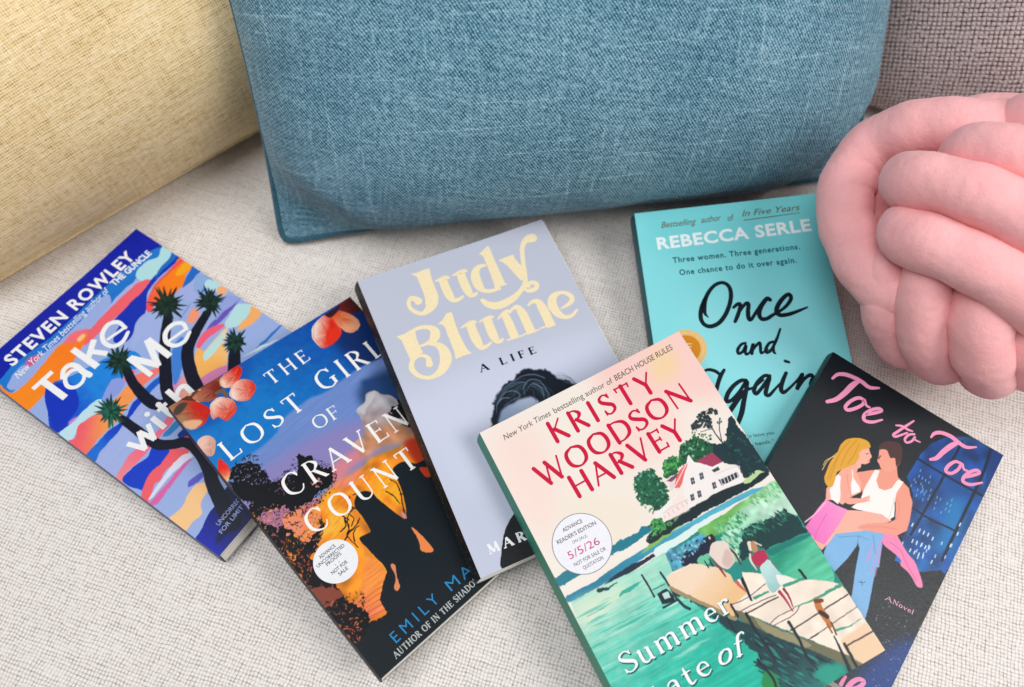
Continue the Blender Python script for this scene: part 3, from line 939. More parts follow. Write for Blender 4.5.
def book_rowley():
    art = art_rowley()
    root = make_book('rowley', 'paperback_book', art, 'paperback lying far left, its cover a blue and orange sunset with dark twisted trees', 'book', plain('slate_spine', '#4c5270'), 0.0004, 0.0)
    W = ink_mat('white_ink', '#f6f6f6')
    i = Ink('rowley')
    S = i.stroke
    cap = i.caps_mm((60, 325), 12.2)
    i.sans('STEVEN ROWLEY', (12.5, 366.5), (136.5, 257.5), cap, bold=0.028, track=1.15)
    i.obj('author_name', W, root)
    i = Ink('rowley')
    cap = i.caps_mm((60, 345), 6.6)
    i.sans('New York Times bestselling author of', (18.5, 379), (110.5, 290.5), cap * 1.02, bold=0.0, shear=0.35)
    i.sans('THE GUNCLE', (114.5, 286.5), (152.5, 254.5), cap, bold=0.03)
    i.obj('subtitle', W, root)
    i = Ink('rowley')
    S = i.stroke
    F = dict(ends=False, n=3)
    S(Rb, [(88, 612, 30), (222, 492, 32)], **F)
    S(Rb, [(150, 552, 42), (312, 672, 44)], **F)
    i.z += 1e-6
    S(Rb, [(292, 532, 30), (300, 482, 32), (340, 448, 34), (385, 452, 36), (430, 490, 40), (478, 515, 40)])
    S(Rb, [(400, 472, 22), (345, 492, 24), (310, 540, 26), (328, 592, 28), (382, 598, 26), (430, 560, 24), (440, 510, 22), (412, 470, 20)])
    S(Rb, [(360, 338, 40), (532, 458, 44)], **F)
    S(Rb, [(508, 272, 38), (468, 400, 36)], **F)
    S(Rb, [(478, 352, 34), (600, 368, 36)], **F)
    for Z, dx, dy, k in ((Rb, 0, 0, 1), (Rc, 0, 0, 0)):
        if k:
            S(Z, [(598, 274, 20), (722, 188, 20)], **F)
            S(Z, [(724, 190, 24), (672, 152, 28), (605, 170, 30), (566, 235, 30), (582, 295, 30), (642, 318, 28), (705, 285, 26), (742, 222, 22)])
        else:
            S(Z, [(540, 284, 20), (662, 198, 20)], **F)
            S(Z, [(664, 200, 24), (636, 162, 28), (572, 168, 30), (520, 225, 30), (525, 288, 30), (582, 314, 28), (648, 285, 26), (685, 222, 22)])
    S(Rc, [(262, 400, 30), (422, 517, 34)], **F)
    S(Rc, [(275, 398, 42), (478, 448, 44)], **F)
    S(Rc, [(392, 272, 42), (470, 455, 40)], **F)
    S(Rc, [(395, 270, 42), (550, 387, 42)], **F)
    S(Rd, [(255, 438, 34), (385, 472, 36)], **F)
    S(Rd, [(380, 478, 34), (335, 352, 34)], **F)
    S(Rd, [(335, 358, 34), (448, 405, 36)], **F)
    S(Rd, [(443, 412, 34), (398, 302, 32)], **F)
    S(Rd, [(425, 258, 38), (515, 328, 38)], **F)
    S(Rd, [(470, 168, 36), (540, 225, 38), (568, 240, 34), (590, 232, 28)])
    S(Rd, [(465, 215, 26), (525, 158, 26)], **F)
    S(Rd, [(528, 72, 36), (632, 160, 38)], **F)
    S(Rd, [(590, 122, 28), (612, 62, 32), (650, 42, 34), (690, 75, 36), (720, 105, 36)])
    c = to_cover('rowley', zpts(Rd, [(393, 235)]))[0]
    i.disc(c, 1.9)
    i.obj('title', W, root)
    i = Ink('rowley')
    cap = i.caps_mm((220, 525), 4.6)
    i.sans('UNCORRECTED PROOF', (219, 526), (262, 475), cap, bold=0.01)
    i.sans('FOR LIMITED USE', (222, 534), (259, 489), cap, bold=0.01)
    i.obj('proof_notice', ink_mat('pale_blue_ink', '#9aa6d8'), root)
    return root
# ================================================================== book 2: two silhouettes at sunset under blossom
E1, E2, E3, E4 = (270, 380, 6.827), (290, 440, 6.827), (220, 440, 8.533), (340, 450, 6.827)
E5, E6, E7, E8 = (280, 530, 8.533), (370, 560, 8.533), (280, 330, 8.533), (300, 440, 3.433)
F4, F7, F6 = (150, 340, 5.725), (280, 280, 5.725), (280, 560, 5.12)


def art_emily():
    a = Art('emily', '#0d66b8')
    p = a.poly
    p(PX, [(150, 420), (360, 280), (400, 350), (330, 420), (250, 470), (215, 480)], '#1179c8', ('#0a3f9c', (290, 410), (330, 305)), smooth=False, streak=.06, ang=0)
    p(PX, [(150, 420), (200, 370), (250, 350), (240, 400), (200, 430)], '#0c55ac', soft=3)
    p(PX, [(330, 330), (380, 290), (420, 400), (405, 440), (380, 410), (360, 370)], '#0a2a66', soft=4)
    # lower sky
    p(PX, [(225, 480), (272, 438), (282, 420), (300, 405), (312, 397), (326, 392), (345, 378), (372, 362), (430, 350), (440, 480), (330, 540), (240, 540)], '#6f8ccb', soft=.8, streak=.10, ang=-.1)
    p(PX, [(240, 490), (290, 450), (330, 430), (370, 420), (380, 450), (330, 480), (270, 540)], '#8d84bd', soft=4)
    p(PX, [(358, 395), (375, 375), (410, 370), (420, 430), (380, 420)], '#23406c', soft=3)
    p(E1, [(640, 0), (850, 0), (900, 90), (760, 100), (650, 60)], '#1f4276', soft=1.5)
    p(E1, [(595, 200), (640, 165), (650, 130), (660, 90), (710, 72), (760, 98), (830, 110), (900, 190), (900, 300), (760, 360), (700, 420), (600, 470), (560, 440), (640, 360), (620, 260), (600, 230)], '#a8a4ac', ('#b78f84', (700, 150), (700, 420)), noise=(5, .35))
    p(E1, [(600, 200), (650, 150), (670, 95), (720, 80), (700, 140), (660, 200), (640, 240)], '#c4c0c4', soft=.6)
    p(E1, [(400, 620), (480, 540), (570, 480), (660, 440), (700, 480), (560, 600), (480, 690), (380, 700)], '#d98490', soft=2)
    p(E1, [(700, 340), (900, 300), (980, 350), (1000, 420), (760, 460), (620, 540), (640, 430)], '#c98a62', soft=2, noise=(5, .4))
    # orange sunset
    p(E2, [(180, 430), (260, 340), (380, 260), (480, 200), (560, 120), (700, 60), (860, 20), (980, 60), (1060, 240), (1060, 683), (900, 1200), (300, 1300), (-100, 800), (60, 560)], '#f59022', soft=1.6, noise=(6, .5))
    p(E2, [(780, 20), (900, 0), (1000, 240), (860, 160)], '#c43a1a', soft=1.5)
    p(E2, [(300, 280), (430, 230), (500, 180), (440, 300), (330, 330)], '#ee8a7c', soft=2)
    p(E2, [(80, 440), (200, 400), (180, 480), (100, 560), (0, 620), (-60, 500)], '#f28a80', soft=1.4, noise=(3, .5))
    p(E2, [(100, 560), (250, 420), (380, 480), (440, 560), (380, 660), (200, 690), (80, 660)], '#fba22a', soft=2)
    p(E2, [(200, 560), (330, 480), (400, 530), (330, 640), (200, 640)], '#fbbc3a', soft=2)
    p(E2, [(340, 380), (420, 370), (430, 430), (360, 440)], '#f47d14', soft=1)
    p(E2, [(150, 510), (250, 500), (260, 590), (170, 590)], '#f4820f', soft=1)
    p(E2, [(620, 200), (700, 240), (760, 380), (740, 440), (600, 340)], '#fcaf1e', soft=1.2)
    p(E5, [(720, 140), (800, 260), (900, 360), (950, 540), (990, 610), (900, 683), (700, 800), (560, 800), (700, 600), (740, 400)], '#fb9a3c', ('#ef6a44', (800, 400), (780, 660)), soft=.8, noise=(4, .4))
    p(F6, [(440, 0), (520, 20), (560, 140), (600, 225), (520, 270), (400, 320), (300, 380), (260, 360), (400, 200)], '#fb9440', ('#ee7a5a', (480, 120), (420, 320)), soft=.8, streak=.25, ang=0.05)
    # water streaks
    for k in range(9):
        y = 120 + k * 30
        a.line(F6, [(400 - k * 6, y + 110 - k * 8), (480, y + 40), (570 + k * 2, y - 10)], 4, '#c64a1e', a=.7)
    # horizon black
    p(F6, [(300, 370), (380, 350), (440, 330), (520, 290), (600, 225), (640, 225), (800, 60), (1100, -100), (1100, 800), (500, 800)], '#101b22', rough=1.0)
    p(F6, [(600, 225), (700, 100), (800, 60), (760, 260), (640, 300)], '#142630', soft=1.5)
    # foliage left
    K = '#0c0f14'
    p(E3, [(100, 270), (160, 215), (240, 180), (310, 215), (390, 320), (450, 370), (540, 310), (640, 270), (655, 150), (750, 145), (810, 210), (950, 250), (960, 350), (880, 430), (760, 510), (660, 590), (560, 600), (460, 560), (300, 550), (180, 500), (110, 400)], K, rough=2.2)
    a.dabs(E3, [(80, 240), (300, 120), (420, 330), (560, 250), (660, 130), (800, 150), (1000, 260), (960, 440), (740, 620), (500, 640), (250, 620), (90, 420)], 900, .75, [K, '#14161c', '#0a0c10'], aspect=3, spread=1.5, seed=3, rough=1)
    a.dabs(E3, [(120, 250), (300, 190), (400, 360), (200, 380), (130, 350)], 60, .7, ['#8a86b8', '#6f7aa8', '#a69cc0'], aspect=2.5, spread=1.5, seed=4, a=.8)
    a.dabs(E3, [(420, 400), (600, 300), (640, 440), (480, 470)], 30, .7, ['#a06a86', '#7f6a94'], aspect=2.5, spread=1.5, seed=5, a=.8)
    a.dabs(E3, [(780, 330), (860, 330), (860, 400), (790, 400)], 16, .9, ['#e08a8a'], spread=1.5, seed=6)
    # pink and orange leaves down the left edge, mostly black with broken colour between
    p(PX, [(250, 505), (290, 508), (322, 518), (322, 540), (310, 556), (330, 570), (345, 600), (368, 612), (366, 630), (345, 650), (330, 640), (290, 575), (255, 530)], K, rough=2.0)
    p(PX, [(262, 512), (285, 508), (296, 520), (280, 530), (268, 526)], '#c983a4', rough=2.5, a=.85)
    p(PX, [(285, 512), (318, 515), (316, 532), (300, 545), (288, 530)], '#f08e66', rough=2.5)
    p(PX, [(284, 538), (296, 536), (300, 556), (290, 560)], '#f39a34', rough=2.2)
    p(PX, [(300, 600), (318, 588), (340, 592), (330, 606), (312, 612)], '#a8503c', rough=3, a=.8)
    p(PX, [(296, 580), (304, 574), (308, 588), (300, 592)], '#e07840', rough=2.5)
    a.dabs(PX, [(250, 508), (290, 505), (322, 520), (318, 550), (300, 562), (268, 540)], 420, .95, [K, K, K, '#d98aa0', '#f08a6a', '#1a1216', '#f59a50'], aspect=3.2, spread=1.5, seed=7, rough=1.2)
    a.dabs(PX, [(268, 530), (300, 545), (318, 600), (360, 590), (368, 620), (345, 650), (312, 625), (285, 575)], 620, .9, [K, K, K, '#15161c', '#d8663c', '#7c3228', K, '#e88a50'], aspect=3.2, spread=1.5, seed=9, rough=1.2)
    a.dabs(PX, [(318, 625), (350, 622), (365, 612), (352, 640), (336, 645)], 60, 1.0, ['#ef7a30', '#c8602c', K, K], aspect=3, spread=1.2, seed=10, rough=1)
    p(E5, [(0, -10), (70, 0), (140, 100), (250, 130), (290, 230), (280, 330), (200, 260), (100, 180), (30, 120)], K, rough=2.6, a=.9)
    a.dabs(E5, [(20, 60), (130, 120), (260, 200), (270, 420), (140, 340), (60, 240)], 150, .9, ['#c8662a', '#b04a34', K, K, K], aspect=3, spread=1.5, seed=11, rough=1.2)
    a.dabs(E2, [(80, 560), (200, 430), (380, 260), (600, 140), (760, 360), (700, 440), (560, 330), (430, 470), (380, 660), (120, 680)], 160, 4, ['#fbb63a', '#f07c14', '#fca92a', '#ee6a1e'], ang=-.2, aspect=5, spread=.15, seed=32, a=.28)
    # bare branches
    for q in ([(315, 280), (360, 310), (410, 360)], [(345, 200), (390, 240), (420, 320), (440, 430)], [(90, 305), (150, 292)], [(30, 470), (60, 520), (50, 580), (80, 620), (120, 665)],
              [(60, 440), (95, 470), (80, 520)], [(120, 400), (90, 400), (70, 420)], [(410, 300), (440, 300), (450, 350)], [(0, 440), (60, 480)]):
        a.line(E4, q, 7.5, K, rough=.5)
    for q in ([(20, 640), (60, 560), (50, 470), (90, 400), (120, 360)], [(60, 560), (110, 520), (130, 470)], [(90, 400), (60, 360), (66, 320)], [(100, 620), (90, 560), (130, 520)], [(0, 560), (40, 520), (30, 470)]):
        a.line(E4, q, [9, 8, 6, 4, 2][:len(q)], K, rough=.5)
    # figures
    D = '#111c23'
    p(E8, [(187, 210), (198, 186), (220, 175), (248, 180), (266, 200), (300, 228), (345, 262), (385, 292), (430, 330), (470, 420), (430, 620), (352, 592), (340, 565), (322, 540), (308, 500), (300, 455), (282, 425), (258, 402), (232, 372), (212, 352), (205, 335), (238, 318), (240, 306), (218, 270), (203, 250), (190, 232)], D, rough=.2)
    p(E4, [(360, 140), (385, 105), (430, 80), (480, 84), (520, 92), (640, 70), (760, 300), (920, 700), (600, 800), (480, 560), (440, 480), (452, 420), (432, 310), (400, 220)], D, rough=.2)
    p(PX, [(425, 500), (445, 510), (480, 590), (440, 620), (380, 600)], D)
    p(E4, [(545, 122), (620, 120), (640, 155), (600, 188), (560, 160)], '#c8401c')
    p(E4, [(488, 525), (540, 565), (590, 620), (640, 690), (560, 690), (535, 610)], '#ef8a4c')
    p(E4, [(415, 420), (445, 440), (452, 470), (430, 460)], '#c88a8a')
    p(E5, [(948, 300), (985, 305), (995, 400), (1025, 480), (1000, 520), (975, 490), (985, 410)], '#e58a5c')
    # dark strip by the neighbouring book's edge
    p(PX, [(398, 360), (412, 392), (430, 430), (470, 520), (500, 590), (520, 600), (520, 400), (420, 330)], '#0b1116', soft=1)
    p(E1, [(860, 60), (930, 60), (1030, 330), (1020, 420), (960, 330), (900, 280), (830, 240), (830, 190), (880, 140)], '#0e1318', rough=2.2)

    # blossom
    def petal(Z, pts, c0, c1, d0, d1):
        p(Z, pts, c0, (c1, d0, d1), rough=.4)
        q = np.array(pts, float)
        c = q.mean(0)
        g = np.random.default_rng(len(pts) + int(c[0]))
        for t in range(16):
            e = q[g.integers(len(q))] * .6 + q[g.integers(len(q))] * .4
            b0 = c * .4 + np.array(d1) * .6
            cc = (hx(c1) * .62, hx(c1) * .9, np.minimum(hx(c0) * 1.08, 1))[g.integers(3)]
            a.line(Z, [tuple(b0 * .8 + e * .2), tuple(b0 * .5 + e * .5 + g.normal(size=2) * 4), tuple(b0 * .12 + e * .88)], [5, 7, 2], cc, a=.22)
        for k in range(len(q)):
            a.line(Z, [tuple(q[k] * .93 + c * .07), tuple(q[(k + 1) % len(q)] * .93 + c * .07)], 3, np.minimum(hx(c0) * 1.05, 1) if g.random() < .5 else hx(c1) * .7, a=.3)
    p(F4, [(60, 400), (110, 330), (200, 300), (300, 250), (400, 205), (420, 240), (380, 300), (300, 350), (180, 380), (120, 420)], '#3e2420', ('#8c4a34', (120, 390), (380, 250)), rough=1)
    a.dabs(F4, [(110, 370), (250, 300), (400, 230), (390, 300), (250, 370)], 40, 1.6, ['#b8402a', '#d8785a', '#5a2018', '#e8b090'], aspect=2.5, spread=.6, ang=.3, seed=31)
    petal(F4, [(245, 322), (320, 262), (385, 235), (400, 290), (380, 330), (330, 352), (260, 346)], '#c07a5c', '#7a2218', (260, 330), (380, 280))
    petal(F4, [(400, 235), (440, 185), (510, 146), (525, 190), (490, 255), (450, 272), (415, 270)], '#f6d2b8', '#d8200f', (410, 240), (500, 190))
    petal(F4, [(455, 300), (475, 260), (520, 226), (590, 240), (606, 290), (560, 345), (500, 348), (465, 330)], '#fbdccc', '#de3a28', (470, 300), (590, 290))
    petal(F4, [(345, 380), (372, 340), (420, 325), (475, 345), (498, 400), (440, 462), (390, 440), (355, 455)], '#f8d8c4', '#dc3c28', (380, 350), (470, 420))
    petal(F4, [(100, 395), (160, 352), (230, 348), (300, 366), (345, 400), (330, 450), (300, 490), (245, 512), (190, 490), (155, 450)], '#a87a54', '#cc1c10', (190, 440), (290, 400))
    p(F4, [(190, 470), (260, 455), (300, 470), (250, 512), (200, 500)], '#e6b088', soft=.5)
    p(F4, [(135, 400), (170, 365), (215, 360), (195, 400), (150, 430)], '#4a3a34', soft=.6)
    petal(F4, [(265, 590), (320, 545), (370, 568), (378, 620), (350, 668), (300, 640)], '#eec2b0', '#d59a86', (300, 600), (360, 620))
    petal(E3, [(-10, 165), (60, 205), (90, 270), (70, 350), (30, 330), (-20, 270)], '#e22a1c', '#f3c08a', (30, 240), (60, 340))
    a.line(F4, [(385, 300), (420, 290), (440, 320)], 22, '#6a5a4a', rough=.8)
    petal(F7, [(186, 330), (190, 260), (250, 205), (300, 215), (350, 285), (340, 330), (300, 365), (240, 392)], '#f2dccf', '#e02410', (200, 300), (290, 310))
    p(F7, [(270, 290), (330, 280), (345, 320), (300, 370), (270, 360)], '#e63018', soft=.5)
    petal(F7, [(295, 195), (360, 180), (430, 215), (458, 255), (440, 290), (390, 302), (330, 260)], '#e8a27a', '#d8542a', (400, 260), (320, 200))
    petal(F7, [(330, 150), (440, 85), (500, 110), (500, 170), (450, 185), (380, 190)], '#6a1c14', '#2a1014', (360, 170), (470, 150))
    p(F7, [(260, 200), (340, 150), (330, 180), (290, 215)], '#3a1412')
    return a


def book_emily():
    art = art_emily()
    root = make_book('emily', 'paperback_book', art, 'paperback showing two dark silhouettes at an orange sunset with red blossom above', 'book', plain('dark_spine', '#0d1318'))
    W = ink_mat('cream_white_ink', '#faf7f2')
    i = Ink('emily')
    kw = dict(thick=.15, thin=.052, serif=.1, space=.34)
    i.nib('THE', (271.5, 385), (310, 359.5), i.caps_mm((275, 380), 13.2), thick=.15, thin=.055, serif=.1, space=.36)
    i.nib('LOST', (230.5, 460.5), (306, 406.5), i.caps_mm((260, 440), 19.5), **kw)
    i.nib('GIRL', (324, 391.5), (385.5, 352.5), i.caps_mm((330, 385), 19.5), **kw)
    i.nib('OF', (317.5, 430), (341, 415.5), i.caps_mm((320, 428), 13), thick=.14, thin=.05, serif=.09, space=.2)
    i.nib('CRAVEN', (290.5, 498), (410, 423), i.caps_mm((340, 465), 21.5), thick=.15, thin=.05, serif=.1, space=.3)
    i.nib('COUNT', (314, 535), (419.5, 464), i.caps_mm((360, 500), 22.5), thick=.15, thin=.05, serif=.1, space=.3)
    i.obj('title', W, root)
    i = Ink('emily')
    i.sans('EMILY', (396.5, 643.5), (440, 601), i.caps_mm((400, 640), 12.5), bold=-.004, track=1.55)
    i.sans('MA', (451.5, 591.5), (474, 572), i.caps_mm((450, 590), 12.5), bold=-.004, track=1.3)
    i.obj('author_name', ink_mat('blue_ink', '#2f8cc4'), root)
    i = Ink('emily')
    i.nib('AUTHOR OF IN THE SHADOW', (396.5, 658.5), (481, 580), i.caps_mm((420, 640), 6.6), thick=.2, thin=.09, serif=.12, space=.22)
    i.obj('subtitle', ink_mat('grey_ink', '#b9bdbc'), root)
    i = Ink('emily', 2)
    c = to_cover('emily', zpts(E5, [(476, 266)]))[0]
    e = to_cover('emily', zpts(E5, [(664, 266), (476, 458), (284, 266), (476, 76)]))
    i.disc(c, float(np.mean(np.hypot(*(e - c).T))))
    st = i.obj('proof_sticker', ink_mat('white_sticker', '#f1f1f4', .5), root)
    i = Ink('emily', 3)
    cp = i.caps_mm((330, 560), 3.7)

    def tl(t, p0, p1):
        q = zpts(E5, [p0, p1])
        i.sans(t, q[0], q[1], cp, bold=.014)
    tl('ADVANCE', (345, 250), (478, 140))
    tl('UNCORRECTED', (325, 325), (555, 137))
    tl('PROOFS', (405, 310), (528, 208))
    tl('. .', (470, 302), (510, 272))
    tl('NOT FOR', (450, 382), (582, 276))
    tl('SALE', (510, 392), (585, 332))
    i.obj('sticker_lettering', ink_mat('dark_grey_ink', '#55585e'), st)
    return root
# ================================================================== book 3: pale lavender cover with fat retro lettering
JA, JB, JC, JD, JE = (395, 240, 8.59), (470, 220, 8.533), (395, 300, 8.59), (480, 270, 8.59), (495, 340, 6.827)


def art_judy():
    a = Art('judy', '#c6cadd')
    p = a.poly
    p(PX, [(340, 270), (560, 200), (620, 360), (560, 400), (450, 440), (400, 380)], '#c3c7d6', soft=9, smooth=False)  # these two soft tones paint a mild lighting gradient into the cover
    p(PX, [(400, 400), (480, 360), (600, 330), (620, 370), (560, 440), (460, 500)], '#cfd3e6', soft=9, smooth=False)
    # hair
    H = '#131c28'
    p(JE, [(-6, 640), (-26, 560), (-14, 470), (0, 420), (40, 350), (100, 280), (180, 215), (250, 196), (330, 206), (400, 240), (470, 275), (560, 300), (640, 330), (700, 420), (700, 900), (60, 900)], H, rough=1.6, soft=.35)
    p(JE, [(10, 640), (40, 500), (100, 440), (180, 405), (260, 392), (320, 440), (340, 520), (300, 900), (0, 900)], '#8ea1bf', ('#b4c0d8', (60, 480), (240, 480)), rough=.8, soft=.7)
    g = np.random.default_rng(5)
    for k in range(70):
        # waves swept out from the parting
        side = -1 if g.random() < .55 else 1
        cx, cy = 215 + 20 * g.random(), 225 + 25 * g.random()
        R0 = 40 + 125 * g.random()
        pts = []
        for j in range(7):
            f = j / 6
            an = (-1.35 + side * (0.2 + 1.9 * f)) if side > 0 else (-1.75 - 1.7 * f)
            rx = R0 * (.35 + f * .95)
            pts.append((cx + side * 0 + rx * math.cos(an) * 1.15 + 7 * math.sin(9 * f + k), cy + 95 + rx * math.sin(an) * .8 + 60 * f + 6 * math.cos(8 * f + k)))
        col = ['#2b3a4a', '#3b4e60', '#1b2733', '#0e151e', '#61788c', '#465b6e', '#141c27'][g.integers(7)]
        a.line(JE, pts, [1.5, 5, 7, 8, 7, 5, 2], col, a=.55)
    for q in ([(20, 430), (70, 360), (140, 350), (170, 385), (120, 410), (60, 450)], [(205, 380), (195, 320), (240, 270), (310, 285), (355, 350), (365, 400)], [(215, 350), (250, 300), (310, 320), (335, 380)], [(10, 500), (15, 440), (50, 400), (100, 395)], [(100, 300), (180, 250), (260, 235), (340, 260)]):
        a.line(JE, q, [2, 6, 8, 7, 5, 3][:len(q)], '#8296aa', a=.6)
    for k in range(12):
        a.line(JE, [(400 + 8 * k, 240 + 5 * k), (450 + 9 * k, 225 + 7 * k + 10 * g.random()), (520 + 6 * k, 260 + 6 * k)], 2.2, '#5f6f86', a=.7)
    # shoulder
    p((370, 400, 3.4366), [(455, 580), (452, 520), (462, 460), (480, 415), (512, 380), (560, 400), (640, 600), (560, 640)], '#0c1016', rough=.4)
    return a


def book_judy():
    art = art_judy()
    m = NT('floral_dark_spine')
    co = m.coord()
    nz = m.noise(m.mapping(co, (1, 1, 2)), 420, 3, .7)
    m.P(Base_Color=m.ramp(nz, [(0.0, '#0c0e10'), (0.62, '#121412'), (0.69, '#8f8b78'), (0.78, '#cfc9b4')]), Roughness=.5)
    root = make_book('judy', 'paperback_book', art, 'paperback with a plain lavender cover and large cream lettering above a dark-haired head', 'book', m.m, 0.0030, 0.0048)
    Y = ink_mat('cream_ink', '#f9e6bb', .45)
    i = Ink('judy')
    Fi = i.fill

    def S(Z, pts, w=None, **k):
        i.stroke(Z, [(q[0], q[1], q[2] * (.86 if q[2] > 40 else .95)) for q in pts], **k)
    fl = dict(ends=False)
    # J
    Fi(JA, [(135, 290), (180, 284), (245, 258), (296, 243), (300, 275), (318, 340), (350, 420), (376, 490), (330, 500), (290, 560), (262, 560), (258, 500), (240, 440), (205, 360), (190, 318), (165, 305)])
    S(JA, [(318, 480, 118), (318, 545, 105), (285, 600, 70), (235, 632, 42), (175, 618, 36), (128, 580, 34), (118, 535, 34), (140, 500, 44), (180, 510, 60), (200, 525, 76)])
    # u
    S(JA, [(410, 345, 78), (440, 420, 82), (470, 480, 78), (505, 518, 48), (552, 508, 30), (590, 478, 20)], **fl)
    S(JA, [(345, 358, 8), (380, 342, 30), (430, 322, 34), (455, 322, 30)])
    S(JA, [(562, 285, 78), (590, 360, 84), (622, 430, 80), (650, 472, 52), (690, 468, 30), (705, 448, 14)], **fl)
    S(JA, [(492, 308, 8), (530, 290, 28), (580, 268, 34), (608, 266, 28)])
    # d
    S(JB, [(125, 388, 26), (80, 398, 44), (48, 440, 70), (50, 500, 88), (78, 565, 80), (120, 602, 44), (180, 606, 34), (250, 585, 28)])
    Fi(JB, [(75, 292), (110, 262), (150, 222), (168, 240), (200, 320), (245, 420), (285, 510), (300, 540), (325, 548), (212, 585), (205, 545), (170, 450), (135, 365), (118, 320), (100, 300)])
    # y
    Fi(JB, [(238, 348), (300, 322), (372, 298), (380, 330), (420, 378), (450, 400), (475, 440), (472, 512), (440, 520), (415, 500), (370, 450), (320, 395), (275, 360)])
    S(JB, [(530, 160, 88), (500, 168, 80), (465, 190, 52), (447, 235, 42), (446, 300, 36), (455, 380, 34), (466, 450, 36), (476, 520, 30), (478, 570, 26)])
    S(JD, [(22, 262, 44), (70, 295, 66), (140, 308, 78), (215, 285, 76), (290, 240, 62), (340, 190, 46), (375, 140, 38), (388, 90, 30)])
    S(JD, [(385, 165, 22), (405, 180, 30), (440, 178, 44), (478, 162, 44), (488, 130, 44), (460, 112, 38), (425, 118, 34), (418, 145, 28)])
    # B
    Fi(JC, [(10, 316), (80, 292), (150, 258), (172, 262), (185, 330), (212, 400), (242, 452), (180, 480), (132, 515), (112, 470), (85, 410), (55, 345), (30, 325)])
    S(JC, [(110, 285, 26), (210, 240, 34), (285, 235, 46), (335, 260, 84), (345, 305, 96), (320, 350, 70), (275, 375, 30), (215, 398, 20)])
    S(JC, [(300, 380, 26), (350, 380, 50), (405, 415, 86), (435, 480, 112), (430, 545, 104), (395, 610, 76), (335, 655, 44), (270, 668, 34), (195, 645, 44), (145, 590, 52), (148, 530, 44), (185, 488, 32), (240, 478, 30), (285, 500, 46), (296, 550, 66)])
    # l
    Fi(JC, [(370, 208), (405, 175), (440, 118), (482, 102), (500, 140), (520, 210), (550, 290), (590, 370), (625, 430), (660, 458), (590, 478), (522, 508), (508, 445), (480, 370), (450, 295), (430, 235), (405, 210)])
    # u
    S(JC, [(645, 205, 84), (672, 280, 90), (705, 350, 88), (740, 405, 58), (790, 395, 30), (830, 360, 16)], **fl)
    S(JC, [(565, 240, 8), (610, 215, 28), (660, 190, 34), (690, 190, 26)])
    S(JD, [(62, 425, 84), (88, 500, 88), (120, 570, 84), (150, 612, 52), (185, 605, 28), (200, 585, 12)], **fl)
    S(JD, [(-8, 448, 8), (30, 428, 26), (80, 408, 34), (108, 404, 24)])
    # m
    S(JD, [(212, 380, 66), (245, 450, 80), (275, 520, 82), (305, 590, 84)], **fl)
    S(JD, [(150, 425, 8), (185, 390, 30), (225, 358, 34), (250, 352, 26)])
    S(JD, [(250, 372, 18), (285, 330, 30), (325, 325, 60), (365, 375, 84), (400, 450, 86), (445, 545, 88)], **fl)
    S(JD, [(410, 310, 16), (445, 278, 30), (495, 275, 60), (535, 330, 86), (570, 400, 88), (612, 490, 88)], **fl)
    S(JD, [(232, 604, 14), (378, 560, 14)], **fl)
    S(JD, [(372, 556, 14), (512, 512, 14)], **fl)
    S(JD, [(515, 505, 14), (645, 456, 14)], **fl)
    # e
    S(JD, [(700, 335, 16), (760, 298, 34), (790, 260, 44), (765, 220, 46), (710, 200, 32), (655, 212, 50), (620, 255, 78), (625, 315, 90), (665, 375, 74), (725, 408, 44), (785, 398, 30), (830, 350, 20)])
    i.obj('title', Y, root)
    i = Ink('judy')
    i.nib('A LIFE', (481.5, 372), (536, 353), i.caps_mm((500, 365), 7.3), thick=.3, thin=.09, serif=.12, space=.55, wordspace=.7)
    i.obj('subtitle', ink_mat('black_ink', '#1c1e26'), root)
    i = Ink('judy')
    i.nib('MAR', (490, 554), (526, 539.5), i.caps_mm((500, 550), 9.5), thick=.3, thin=.09, serif=.13, space=.5)
    i.obj('author_name', ink_mat('author_white_ink', '#f3f3f6'), root)
    return root
# ================================================================== book 4: painted house, shore and dock
K1, K2, K3, K4, K5 = (495, 340, 6.827), (600, 320, 6.827), (545, 505, 8.5875), (620, 480, 8.533), (630, 400, 6.827)
K6, K7, K8, K9 = (610, 587, 6.827), (700, 480, 8.533), (640, 540, 6.827), (690, 560, 5.12)
KB, KC = (530, 560, 5.4125), (560, 440, 5.727)


